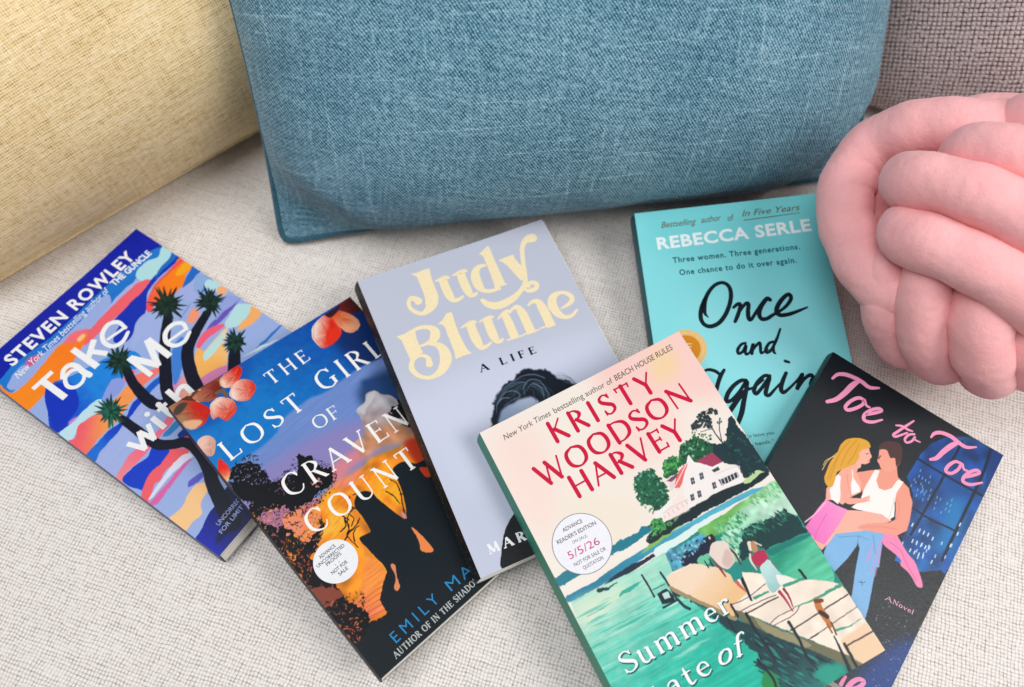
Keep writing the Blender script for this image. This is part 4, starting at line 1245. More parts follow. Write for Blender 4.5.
def art_kristy():
    a = Art('kristy', '#f4e8dc')
    p = a.poly
    for pts, c, s in (([(590, 370), (640, 345), (690, 335), (720, 400), (680, 400), (640, 420)], '#f9cfc6', 7), ([(490, 440), (540, 430), (560, 500), (540, 540)], '#f8ddd2', 7),
                      ([(650, 355), (670, 350), (680, 370), (655, 385)], '#f6d3a8', 4), ([(600, 420), (660, 400), (680, 440), (620, 470)], '#f9d9cf', 6), ([(560, 500), (640, 500), (640, 530), (590, 560)], '#f2e5d3', 6)):
        p(PX, pts, c, soft=s)
    # far shore
    p(PX, [(553, 580), (558, 577), (566, 571), (590, 558), (620, 541), (638, 531), (648, 526), (656, 530), (644, 537), (620, 551), (590, 567), (563, 586)], '#0f7a8e', rough=1.0)
    p(PX, [(563, 588), (590, 568), (620, 552), (645, 537), (652, 541), (628, 556), (595, 576), (568, 594)], '#f3eade')
    # bands of water
    p(PX, [(567, 596), (590, 584), (625, 560), (668, 535), (690, 522), (712, 510), (745, 492), (758, 488), (770, 486), (742, 500), (715, 514), (690, 528), (665, 545), (640, 560), (610, 580), (571, 602)], '#55b4cc', ('#1f7f9e', (720, 505), (600, 580)), streak=.2, ang=0)
    p(PX, [(600, 588), (625, 568), (650, 556), (672, 540), (688, 531), (700, 524), (690, 534), (668, 550), (640, 566), (612, 586), (596, 594)], '#12283c', rough=.5)
    p(PX, [(642, 553), (665, 530), (690, 520), (672, 533), (655, 546)], '#86b85a', rough=.6)
    p(PX, [(655, 549), (680, 535), (705, 520), (722, 513), (721, 518), (702, 530), (685, 543), (660, 558)], '#dff0ea')
    p(PX, [(600, 600), (640, 575), (672, 548), (700, 530), (722, 518), (770, 490), (800, 480), (900, 640), (900, 700), (640, 800), (580, 640)], '#1c8678', smooth=False)
    # green fields
    p(K7, [(-20, 430), (60, 380), (200, 290), (330, 200), (430, 140), (530, 70), (620, 10), (680, 40), (760, 180), (700, 260), (560, 330), (400, 380), (280, 430), (100, 480), (20, 470)], '#6fb35a', ('#9fd8a4', (200, 350), (620, 120)), noise=(4, .25))
    p(K7, [(260, 330), (450, 195), (680, 110), (770, 190), (830, 300), (700, 300), (560, 360), (400, 400), (350, 560), (330, 690), (250, 690), (190, 500)], '#8ed0a8', ('#bfe4cc', (300, 500), (560, 250)), soft=.6, noise=(3, .25))
    a.dabs(K7, [(440, 170), (620, 40), (700, 110), (660, 170), (460, 230)], 60, 2.0, ['#7cc48c', '#5fae74', '#c2e8c6', '#9ad8a4'], ang=1.2, aspect=4, spread=.25, seed=2)
    a.dabs(K7, [(120, 410), (300, 290), (400, 260), (360, 370), (200, 470)], 60, 1.6, ['#4aa860', '#2f8a5a', '#8fd49c', '#6cc07c'], ang=1.3, aspect=3, spread=.35, seed=3)
    a.dabs(K7, [(200, 470), (360, 400), (380, 600), (330, 680), (240, 600)], 80, 2.0, ['#a8e0c0', '#5cb890', '#d2efdc', '#2f8a6c'], ang=1.1, aspect=3.5, spread=.35, seed=4)
    # dark reeds and reflection
    p(K7, [(365, 430), (430, 388), (500, 380), (600, 340), (690, 290), (730, 258), (800, 310), (900, 420), (920, 470), (740, 530), (580, 600), (480, 560), (420, 620), (360, 690), (330, 640)], '#123a3c', rough=1.8)
    a.dabs(K7, [(360, 430), (540, 340), (700, 270), (760, 330), (640, 400), (420, 500)], 80, 1.8, ['#2c7a5c', '#1c5a4c', '#123a3c', '#4aa080'], ang=1.2, aspect=3.5, spread=.3, seed=5)
    p(K7, [(570, 600), (740, 525), (920, 450), (980, 540), (1100, 700), (1100, 900), (560, 900)], '#1f9a7c', ('#57c49c', (760, 540), (900, 640)), streak=.25, ang=0)
    p(K7, [(570, 600), (740, 525), (925, 455), (940, 480), (760, 570), (620, 640)], '#127a70', soft=.4)
    # blue bushes
    p(K4, [(280, 700), (380, 640), (470, 575), (560, 520), (640, 490), (720, 470), (780, 500), (720, 620), (600, 720), (420, 760)], '#4f9cb4', rough=1.2, noise=(2, .5))
    p(K4, [(520, 700), (560, 620), (640, 590), (700, 530), (760, 470), (800, 490), (810, 540), (760, 600), (700, 690), (600, 740)], '#141f38', rough=1.4)
    a.dabs(K4, [(420, 690), (560, 540), (720, 490), (700, 570), (560, 700)], 50, 1.2, ['#6a94c8', '#3f7fa4', '#1a2c4c', '#8fd0d8'], spread=1, seed=6)
    p(K4, [(660, 683), (700, 630), (760, 620), (760, 700), (680, 760)], '#6cc49c', rough=1)
    # big water, lower left
    wp = [(571, 602), (610, 582), (640, 568), (665, 552), (672, 570), (690, 600), (740, 640), (800, 680), (830, 720), (640, 800), (600, 680)]
    p(PX, wp, '#a9dfc9', ('#17b79e', (600, 610), (665, 700)), smooth=False, streak=.22, ang=0.0)
    p(PX, [(573, 606), (590, 596), (630, 585), (600, 620), (588, 632)], '#d4e6cc', soft=3)
    for k in range(90):
        g = np.random.default_rng(100 + k)
        x, y = 590 + 110 * g.random(), 600 + 90 * g.random()
        L = 6 + 16 * g.random()
        c = ['#7fdcc4', '#2fc4ac', '#c8f0e0', '#12a592', '#5fd2bc', '#0f9a84'][g.integers(6)]
        a.line(PX, [(x - L, y + L * .52), (x, y + (g.random() - .5) * 2), (x + L, y - L * .52)], [.4, 1 + 2.4 * g.random(), .4], c, a=.45)
    a.line(KB, [(310, 305), (360, 280), (400, 258)], 5, '#7fa48c', a=.8)
    a.line(KB, [(375, 160), (420, 150), (470, 120)], [26, 10, 4], '#173a40', rough=.8)
    a.line(KB, [(490, 190), (530, 160), (600, 120)], [14, 26, 6], '#2fae98', rough=.8)
    # hedge
    p(PX, [(646, 540), (655, 530), (668, 520), (684, 512), (708, 498), (725, 489), (742, 482), (760, 470), (768, 474), (760, 482), (742, 492), (718, 506), (700, 515), (680, 527), (664, 536), (652, 544)], '#13282f', rough=.8)
    a.dabs(K4, [(230, 500), (330, 420), (450, 340), (540, 300), (420, 400), (300, 490)], 45, 1.2, ['#3a7a4a', '#1f4a3a', '#12282c', '#5a9a5a'], spread=1.2, seed=7)
    p(K5, [(770, 560), (820, 510), (880, 475), (925, 462), (940, 480), (880, 510), (800, 570)], '#bdd69a', rough=.5)
    # trees
    p(K5, [(470, 300), (560, 300), (600, 300), (650, 285), (662, 200), (668, 130), (690, 112), (720, 160), (940, 470), (860, 480), (775, 535), (735, 455), (640, 440), (560, 370), (500, 380)], '#15333a', rough=.9)
    a.dabs(K5, [(640, 300), (700, 200), (860, 380), (900, 450), (780, 520), (700, 420)], 70, 1.3, ['#1d4a48', '#0f2a30', '#2a5f50', '#15333a'], spread=1.5, seed=8)
    G = ['#1c5a34', '#2f8a45', '#134028', '#4aa552', '#0f3324']
    p(K5, [(222, 470), (240, 410), (300, 375), (335, 400), (345, 330), (385, 280), (450, 262), (530, 290), (560, 350), (450, 420), (395, 410), (340, 480), (300, 530), (240, 530)], '#1d5a38', rough=1.8)
    a.dabs(K5, [(222, 470), (250, 400), (330, 390), (330, 460), (250, 530)], 80, 1.3, ['#2f8a45', '#4aa552', '#1c6a3c', '#66b85a'], spread=1.5, seed=9)
    a.dabs(K5, [(340, 390), (360, 300), (450, 260), (550, 300), (520, 380), (420, 410)], 110, 1.2, ['#153f34', '#1c5a40', '#0f2c2c', '#2f7a4a', '#86c49a'], spread=1.5, seed=10)
    a.line(K5, [(555, 190), (580, 235), (632, 300)], [8, 8, 10], '#2a2c30')
    a.line(K5, [(608, 130), (606, 180), (614, 240), (622, 280)], 6, '#3a3c40')
    a.line(K5, [(480, 220), (540, 205), (565, 205)], 4, '#2a2c30')
    N = ['#233338', '#2a4040', '#18242a']
    a.dabs(K5, [(418, 200), (440, 130), (500, 75), (585, 68), (590, 95), (540, 110), (560, 160), (555, 200), (470, 180), (440, 250)], 210, 1.1, N, spread=1.5, aspect=1.8, seed=11, rough=.8)
    a.dabs(K5, [(420, 230), (470, 235), (560, 240), (560, 275), (440, 290)], 30, 1.0, ['#2f5a3c', '#1a2c2a', '#4a7a4a'], spread=1.5, seed=12)
    a.dabs(K5, [(590, 130), (620, 135), (615, 165), (590, 160)], 8, .8, N, spread=1.5, seed=13)
    p(K5, [(25, 570), (35, 510), (90, 480), (170, 485), (215, 540), (262, 600), (265, 660), (230, 740), (150, 750), (60, 690), (40, 620)], '#1a5c40', rough=2.0)
    a.dabs(K5, [(20, 570), (60, 490), (170, 480), (260, 590), (250, 720), (150, 770), (50, 680)], 190, 1.15, ['#165038', '#2a7a54', '#0f3a2c', '#5fa888', '#1f6a48', '#123f30'], spread=1.5, seed=14)
    a.line(K4, [(340, 240), (290, 265), (280, 290)], 8, '#4a4038')
    p(K4, [(255, 370), (290, 330), (345, 315), (385, 370), (370, 420), (300, 450), (265, 410)], '#3f9a4e', rough=1.2)
    a.dabs(K4, [(255, 370), (340, 320), (380, 400), (330, 470), (240, 470)], 45, 1.1, ['#2a7a40', '#5cb85c', '#1a4a34', '#1a3a30'], spread=1.5, seed=15)
    # house
    Wc = '#f4ece8'
    p(PX, [(652, 517), (667, 503), (674, 497), (682, 488), (687.5, 456), (688.5, 455), (694, 462), (713, 467.5), (722.5, 462), (724, 468), (736.5, 466), (744, 480), (742, 483), (725, 489), (706, 498), (684, 511), (667, 521), (662, 517)], Wc, smooth=False, rough=.15)
    p(PX, [(675, 498), (683, 487), (685, 500), (690, 510), (670, 520), (663, 517)], '#f7e3dc', smooth=False, soft=.5)
    p(K5, [(448, 418), (500, 390), (560, 360), (632, 426), (560, 458), (500, 440)], '#a33a5a', smooth=False, rough=.2)
    p(K5, [(300, 602), (318, 520), (332, 490), (388, 428), (392, 440), (372, 500), (352, 570), (340, 600)], '#ea6a66', smooth=False, rough=.2)
    p(K5, [(245, 555), (330, 500), (318, 530), (285, 560)], '#7a4c66', smooth=False, rough=.3)
    p(K5, [(262, 570), (310, 545), (300, 600), (285, 620)], '#e8d4d8', smooth=False, rough=.3)
    a.line(K5, [(300, 602), (388, 428), (398, 392)], 5, '#fbf6f2')
    a.line(K5, [(398, 388), (440, 432), (560, 462), (634, 426)], 5, '#fbf6f2')
    for x, y in ((427, 553), (487, 520), (573, 584), (425, 665), (473, 642)):
        p(K5, [(x - 16, y - 18), (x + 8, y - 26), (x + 18, y + 16), (x - 6, y + 26)], '#2c333c', smooth=False, rough=.1)
        a.line(K5, [(x - 12, y + 4), (x + 14, y - 5)], 3, '#d8d6d8')
        a.line(K5, [(x - 4, y - 22), (x + 8, y + 20)], 3, '#c8c6ca')
    p(K5, [(555, 480), (600, 458), (612, 478), (572, 495)], '#3c4048', smooth=False, rough=.1)
    p(K5, [(600, 545), (728, 490), (742, 528), (625, 588)], '#333a42', smooth=False, rough=.1)
    for k in range(6):
        x, y = 612 + k * 22, 540 - k * 9.5
        a.line(K5, [(x, y - 6), (x + 16, y + 42)], 5, '#f4ece8')
    a.line(K5, [(606, 545), (735, 488)], 5, '#f8f0ec')
    a.line(K5, [(628, 580), (772, 555)], 5, '#f8f0ec')
    a.line(K5, [(580, 505), (730, 455), (745, 478)], 6, '#e2d4d2')
    for k in range(6):
        x, y = 372 + k * 38, 300 - k * 24
        a.line(K4, [(x, y), (x + 16, y + 28)], 5, '#c98f88' if k % 2 else '#d8b0a8')
    a.line(K4, [(365, 285), (440, 235), (580, 165)], 4, '#c8b4b0')
    # boat lift
    T = '#0f2230'
    a.line(K8, [(12, 238), (55, 310), (98, 388)], 13, T)
    a.line(K8, [(140, 220), (180, 280), (215, 340), (250, 400)], 14, T)
    p(K8, [(118, 372), (180, 330), (225, 372), (240, 415), (150, 440)], T, smooth=False)
    p(K8, [(148, 372), (188, 350), (212, 390), (165, 402)], '#bfe0d4', smooth=False)
    a.line(K8, [(160, 462), (250, 412)], 14, T)
    a.line(K8, [(90, 340), (170, 300)], 5, T)
    a.line(K8, [(250, 400), (300, 450), (340, 470)], 20, '#123038')
    # pilings and shadow under the dock
    p(K9, [(-60, 130), (60, 190), (200, 235), (300, 290), (420, 335), (560, 400), (760, 470), (870, 520), (800, 600), (720, 650), (640, 720), (420, 720), (395, 580), (330, 540), (350, 500), (300, 430), (230, 380), (160, 330), (60, 240), (-80, 180)], '#0f3a40', ('#14706c', (500, 500), (620, 680)), rough=1.6)
    a.dabs(K9, [(200, 260), (420, 360), (700, 500), (640, 640), (420, 620), (300, 420)], 90, 3.2, ['#0c2a34', '#0f4a50', '#1a7c78', '#0a2028', '#2a9484'], ang=1.0, aspect=5, spread=.12, seed=16, a=.8)
    p(K9, [(640, 560), (760, 520), (800, 575), (700, 640)], '#129a84', soft=1, rough=1)
    p(K9, [(380, 560), (440, 600), (470, 700), (380, 700)], '#1f8a4a', soft=.5, rough=1)
    p(K9, [(60, 190), (200, 240), (420, 335), (600, 410), (760, 465), (880, 520), (850, 560), (700, 495), (560, 440), (380, 365), (220, 285), (60, 215)], '#6e6c50', rough=.5)
    p(K9, [(330, 300), (420, 340), (560, 400), (620, 440), (560, 440), (400, 370)], '#97906e', rough=.5)
    # deck
    p(K9, [(-120, 90), (-90, 60), (0, 20), (120, 45), (180, 80), (260, 62), (360, 68), (480, 80), (530, 95), (600, 100), (700, 108), (775, 125), (1004, 466), (890, 535), (862, 512), (760, 468), (600, 405), (420, 330), (300, 280), (180, 235), (60, 195), (-60, 140)], '#f6e4d2', smooth=False, noise=(5, .1))
    p(K8, [(188, 262), (250, 222), (300, 195), (368, 165), (470, 180), (545, 192), (620, 245), (735, 350), (640, 440), (640, 520), (560, 480), (420, 420), (300, 365), (215, 315)], '#f5d9be', ('#efc08a', (400, 250), (600, 420)), rough=.4)
    p(K8, [(205, 310), (300, 360), (430, 420), (640, 520), (630, 545), (420, 445), (280, 385), (200, 330)], '#a08c68', rough=.4)
    p(K9, [(770, 410), (900, 320), (1004, 466), (890, 535), (800, 480)], '#f1cda8', smooth=False, soft=.5)
    for q, w in (([(215, 228), (300, 190), (385, 122)], 4), ([(255, 265), (350, 215), (440, 180)], 4), ([(290, 275), (380, 225), (450, 190)], 7), ([(410, 325), (450, 290), (530, 250)], 4),
                 ([(430, 335), (530, 280), (560, 235)], 4), ([(515, 362), (660, 270), (805, 176)], 7), ([(605, 410), (700, 345), (850, 240)], 4), ([(620, 400), (655, 375)], 8), ([(800, 440), (870, 400), (932, 364)], 8)):
        a.line(K9, q, w, '#3a3038', rough=.2)
    for q, w in (([(480, 135), (540, 110), (590, 92)], 16), ([(330, 195), (400, 165)], 12), ([(530, 245), (650, 195), (770, 125)], [4, 12, 16]), ([(745, 360), (800, 345), (880, 300)], [14, 10, 3])):
        a.line(K9, q, w, '#3f9c80', rough=.5)
    for q, w in (([(210, 228), (245, 290)], 12), ([(288, 275), (330, 350), (400, 450), (440, 520)], [16, 14, 12, 8]), ([(505, 318), (560, 410), (600, 500), (650, 560)], [16, 16, 14, 8]), ([(735, 390), (780, 480), (820, 570)], [8, 16, 18]),
                 ([(560, 52), (590, 95)], 14), ([(262, 95), (315, 205)], 12), ([(790, 430), (850, 540)], 16), ([(150, 225), (190, 300), (230, 370)], 9), ([(345, 510), (420, 600), (450, 680)], 14)):
        a.line(K9, q, w, '#10242c', rough=.3)
    # man
    a.line(K8, [(650, 275), (690, 320), (722, 352)], [26, 18, 8], '#c4625a')
    a.line(K8, [(690, 245), (725, 320), (762, 410)], [16, 14, 10], '#1a1a2a')
    p(K8, [(598, 205), (650, 150), (690, 190), (700, 262), (640, 280)], '#1c8c86', smooth=False, rough=.4)
    a.line(K8, [(505, 130), (545, 190), (585, 248)], [26, 18, 8], '#8a2f3c')
    a.line(K8, [(608, 58), (650, 100), (690, 170)], [14, 16, 8], '#5c2834')
    a.line(K8, [(440, 145), (470, 190)], 8, '#1c2430')
    a.line(K8, [(470, 130), (500, 180)], 8, '#1c2430')
    p(K8, [(470, 90), (492, 25), (540, 5), (590, 18), (612, 60), (645, 140), (600, 198), (545, 178), (500, 130)], '#ead6ca', rough=.3)
    p(K8, [(590, 60), (640, 140), (600, 190), (560, 150)], '#d8bab0', soft=.4)
    a.line(K7, [(98, 485), (112, 510)], 44, '#26201f')
    a.line(K7, [(78, 490), (84, 500)], 16, '#e8c8b4')
    # woman
    a.line(K9, [(458, 165), (490, 205), (526, 262)], [18, 12, 6], '#b02c48')
    a.line(K9, [(480, 150), (508, 190), (526, 238)], [14, 10, 5], '#8c2038')
    a.line(K8, [(750, 95), (755, 140), (795, 205)], [14, 14, 8], '#efd8ca')
    a.line(K8, [(868, 128), (910, 175), (948, 230)], [16, 14, 8], '#9c3444')
    p(K8, [(760, 125), (790, 78), (850, 72), (872, 130), (850, 160), (800, 182)], '#bb2850', rough=.3)
    p(K8, [(818, 195), (850, 150), (880, 140), (935, 205), (985, 265), (965, 310), (905, 365), (858, 290)], '#bfe0dc', ('#9ac4c4', (850, 200), (950, 330)), rough=.4)
    p(K8, [(930, 240), (1030, 268), (960, 310)], '#f0ece2', rough=.3)
    a.line(K7, [(420, 540), (430, 585)], 40, '#f0dccb')
    a.line(K7, [(455, 545), (465, 590)], 52, '#c08a66')
    a.line(K7, [(470, 535), (520, 560)], 12, '#e8d8c0')
    # dog
    a.line(K9, [(648, 215), (660, 245), (690, 290), (715, 335)], [34, 36, 36, 24], '#c4763c')
    a.line(K9, [(640, 212), (672, 208)], 20, '#7c3c22')
    a.line(K9, [(668, 268), (700, 290)], 24, '#3c2218')
    a.line(K9, [(700, 330), (725, 372)], 10, '#9c5428')
    a.line(K9, [(722, 320), (748, 382)], 10, '#6c3a20')
    return a


def book_kristy():
    art = art_kristy()
    root = make_book('kristy', 'paperback_book', art, 'topmost paperback, its painted cover showing a white house above a wooden dock', 'book', plain('green_spine', '#2f8a70'), 0.0030, 0.0)
    R = ink_mat('crimson_ink', '#cf1440')
    i = Ink('kristy')
    kw = dict(thick=.2, thin=.085, serif=0, space=.2)
    i.nib('KRISTY', (555.5, 442.5), (657.5, 389.5), i.caps_mm((600, 420), 20.5), **dict(kw, space=.3))
    i.nib('WOODSON', (543.5, 487.5), (692.5, 400), i.caps_mm((600, 450), 21), **dict(kw, space=.17))
    i.nib('HARVEY', (577.5, 497.5), (687, 436.5), i.caps_mm((620, 470), 21.5), **dict(kw, space=.2))
    i.obj('author_name', R, root)
    i = Ink('kristy')
    cp = i.caps_mm((560, 410), 6.3)
    i.sans('New York Times', (505, 440.5), (551.5, 415), cp, shear=.22, bold=.002)
    i.sans('bestselling author of', (555, 413.5), (613.5, 382.5), cp, bold=.002)
    i.sans('BEACH HOUSE RULES', (616, 381), (673, 350), cp, bold=.006, shear=.15)
    i.obj('subtitle', ink_mat('brown_grey_ink', '#5a5150'), root)
    # title: pale lettering over its own dark outline
    sh = Ink('kristy', 1)
    ti = Ink('kristy', 2)
    for ik, d, ex_ in ((sh, 1.1, .05), (ti, 0, 0)):
        k2 = dict(thick=.175 + ex_, thin=.055 + ex_, serif=.1, space=.13)
        ik.nib('Summer', (626.5 + d, 674.5 + d), (733 + d, 609.5 + d), ik.caps_mm((660, 650), 21), **k2)
        ik.nib('State', (640 + d, 715.5 + d), (713.5 + d, 671 + d), ik.caps_mm((660, 690), 21), **k2)
        ik.nib('of', (719.5 + d, 667 + d), (745 + d, 652.5 + d), ik.caps_mm((720, 660), 20), slant=.28, **k2)
    so = sh.obj('title_shadow_print', ink_mat('deep_teal_ink', '#0f6a66'), root)
    ti.obj('title', ink_mat('title_white_ink', '#fafafa'), root)
    # sticker
    c, ed = to_cover('kristy', zpts(K3, [(318, 330)]))[0], to_cover('kristy', zpts(K3, [(572, 330), (318, 606), (68, 330), (318, 60)]))
    rad = float(np.mean(np.hypot(*(ed - c).T)))
    i = Ink('kristy', 2)
    i.disc(c, rad)
    st = i.obj('proof_sticker', ink_mat('sticker_rim_ink', '#7f7a80'), root)
    i = Ink('kristy', 3)
    i.disc(c, rad - .42)
    i.obj('sticker_face', ink_mat('sticker_white', '#f3f1f7', .5), st)
    i = Ink('kristy', 4)

    def tl(ii, t, p0, p1, px, b=.012):
        q = zpts(K3, [p0, p1])
        ii.sans(t, q[0], q[1], ii.caps_mm((580, 545), px), bold=b)
    tl(i, 'ADVANCE', (160, 235), (325, 147), 4.4)
    tl(i, "READER'S EDITION", (112, 340), (442, 165), 4.4)
    tl(i, 'ON SALE:', (240, 335), (368, 272), 3.2, 0)
    tl(i, 'NOT FOR SALE OR', (258, 530), (528, 385), 4.0, .006)
    tl(i, 'QUOTATION', (335, 557), (505, 462), 4.0, .006)
    i.obj('sticker_lettering', ink_mat('sticker_grey_ink', '#5f5d66'), st)
    i = Ink('kristy', 4)
    tl(i, '5/5/26', (215, 470), (478, 332), 8.4, -.002)
    i.obj('sale_date', ink_mat('magenta_ink', '#cf3a72'), st)
    return root
# ================================================================== book 5: turquoise cover with brush script
S5, S6, S1 = (690, 275, 7.314), (690, 350, 6.871), (640, 185, 5.389)


def book_serle():
    a = Art('serle', '#88e0e4')
    a.poly(PX, [(640, 200), (820, 190), (840, 290), (760, 270), (700, 260), (650, 250)], '#7ad8dc', soft=8, smooth=False)  # cushion shade along top and right, painted into the cover colour
    a.poly(PX, [(680, 300), (800, 300), (820, 380), (700, 400)], '#92e2e8', soft=9, smooth=False)
    root = make_book('serle', 'paperback_book', a, 'turquoise paperback with black brush script and white capitals, tucked under the knot cushion', 'book', plain('teal_spine', '#0f5c66'), 0.0018, 0.0)
    B = ink_mat('black_brush_ink', '#0a1a24')
    i = Ink('serle', 1)

    def S(Z, pts):
        i.stroke(Z, [(q[0], q[1], q[2] * 1.14) for q in pts])
    S(S5, [(135, 310, 6), (112, 285, 20), (104, 240, 30), (112, 180, 28), (140, 120, 26), (185, 72, 24), (240, 56, 24), (285, 85, 26), (300, 150, 28), (285, 230, 28), (250, 305, 28), (205, 355, 28), (150, 376, 28), (105, 362, 26), (80, 320, 28), (80, 260, 28), (98, 200, 26), (120, 150, 20)])
    S(S5, [(318, 238, 18), (345, 215, 24), (368, 215, 24), (360, 262, 26), (345, 305, 26), (330, 340, 22)])
    S(S5, [(350, 290, 18), (380, 240, 20), (410, 208, 24), (428, 215, 26), (424, 270, 28), (430, 318, 28), (448, 325, 22), (485, 270, 22), (530, 205, 24), (565, 172, 28), (585, 182, 26)])
    S(S5, [(560, 180, 22), (525, 225, 26), (506, 280, 28), (520, 318, 28), (560, 320, 26), (610, 290, 22), (660, 262, 20), (705, 225, 22), (738, 175, 26), (725, 142, 26), (690, 160, 28), (650, 210, 30), (632, 262, 30), (655, 292, 28), (710, 290, 26), (780, 268, 22), (858, 236, 12)])
    W_ = 19
    S(S5, [(405, 498, W_), (375, 508, W_), (350, 545, W_ + 3), (355, 575, W_), (385, 560, W_), (410, 515, W_), (404, 560, W_ + 2), (415, 580, W_), (440, 560, 14), (462, 505, W_ + 3), (452, 575, W_ + 2)])
    S(S5, [(452, 560, 14), (480, 520, W_), (510, 495, W_), (515, 530, W_ + 2), (520, 570, W_), (545, 560, 14), (570, 545, 12)])
    S(S5, [(608, 488, W_), (578, 500, W_), (555, 540, W_ + 3), (560, 568, W_), (592, 550, W_), (630, 480, W_), (660, 395, 15)])
    S(S5, [(640, 455, W_), (612, 520, W_), (612, 560, W_), (625, 574, 12)])
    S(S6, [(92, 146, 14), (130, 135, 20), (175, 146, 22), (205, 168, 20)])
    S(S6, [(234, 138, 20), (212, 175, 26), (195, 220, 26), (180, 275, 26), (160, 330, 22)])
    S(S6, [(385, 208, 22), (350, 210, 24), (300, 245, 26), (260, 300, 28), (250, 348, 28), (285, 345, 22), (340, 285, 20), (390, 215, 24), (385, 280, 26), (370, 350, 30), (355, 430, 32), (330, 500, 28)])
    S(S6, [(400, 265, 22), (350, 310, 30), (300, 380, 32), (265, 430, 32), (230, 480, 24)])
    S(S6, [(385, 275, 20), (440, 255, 16), (500, 205, 18)])
    S(S6, [(548, 178, 22), (510, 178, 22), (465, 220, 24), (440, 275, 26), (455, 300, 24), (490, 265, 22), (545, 190, 24), (530, 250, 26), (520, 300, 26), (545, 310, 22), (590, 262, 16), (625, 225, 14)])
    S(S6, [(660, 158, 22), (640, 205, 26), (625, 260, 28), (640, 292, 24), (680, 265, 18), (740, 205, 16), (772, 165, 22), (755, 215, 26), (738, 262, 26)])
    S(S6, [(740, 262, 18), (785, 200, 20), (825, 172, 24), (845, 190, 26), (830, 235, 26), (850, 250, 18)])
    S(S6, [(655, 76, 20), (680, 84, 16)])
    i.obj('title', B, root)
    i = Ink('serle')
    q = zpts(S1, [(97, 347), (925, 245)])
    i.sans('REBECCA SERLE', q[0], q[1], i.caps_mm((700, 240), 12.6), bold=.03, track=1.08)
    i.obj('author_name', ink_mat('serle_white_ink', '#f2fafa'), root)
    i = Ink('serle')
    cp = i.caps_mm((700, 220), 6)
    for t, p0, p1 in (('Bestselling', (115, 232), (305, 210)), ('author', (330, 205), (440, 190)), ('of', (475, 195), (515, 185)), ('In Five Years', (550, 170), (865, 135))):
        q = zpts(S1, [p0, p1])
        i.sans(t, q[0], q[1], cp * 1.1, shear=.4, bold=.004)
    i.stroke(S1, [(560, 190, 4), (700, 172, 5), (860, 150, 3)])
    i.obj('subtitle', ink_mat('bronze_ink', '#6b5220'), root)
    i = Ink('serle')
    D = ink_mat('deep_teal_text_ink', '#17505e')
    for t, p0, p1 in (('Three women. Three generations.', (178, 420), (862, 345)), ('One chance to do it over again.', (214, 486), (845, 418))):
        q = zpts(S1, [p0, p1])
        i.sans(t, q[0], q[1], i.caps_mm((740, 260), 6.0), bold=.024, track=1.15)
    i.obj('tagline', D, root)
    i = Ink('serle')
    i.sans('to leave you', (747, 438), (774.5, 434), i.caps_mm((760, 436), 3.8), bold=.004)
    i.sans("\u2019s hands.\u201d", (750, 446.5), (774.5, 442.5), i.caps_mm((760, 436), 3.8), bold=.008)
    i.obj('blurb', D, root)
    c, ed = to_cover('serle', zpts((600, 320, 6.827), [(592, 195)]))[0], to_cover('serle', zpts((600, 320, 6.827), [(722, 195), (592, 330), (592, 62)]))
    r = float(np.mean(np.hypot(*(ed - c).T)))
    i = Ink('serle', 2)
    i.disc(c, r)
    seal = i.obj('award_seal', ink_mat('pale_orange_seal', '#eec07a'), root)
    i = Ink('serle', 3)
    i.disc(c, r * .70)
    i.obj('seal_centre', ink_mat('orange_seal', '#d98a1e'), seal)
    i = Ink('serle', 4)
    for k in range(4):
        y = c[1] - 3 + k * 2
        i.ribbon(np.array([(c[0] - 4 + k * .3, y), (c[0], y - .5), (c[0] + 4 - k * .5, y)]), np.array([.5, .8, .5]))
    for k in range(40):
        an = 2 * math.pi * k / 40
        p = np.array([math.cos(an), math.sin(an)])
        i.ribbon(np.array([c + p * r * .8, c + p * r * .9]), np.array([.35, .35]), False)
    i.obj('seal_marks', ink_mat('cream_seal_marks', '#f6dcae'), seal)
    return root


# ================================================================== book 6: dark cover with an embracing couple
T7, T6, T8, TZ = (820, 360, 5.283), (780, 400, 4.296), (800, 540, 4.675), (760, 345, 2.008)


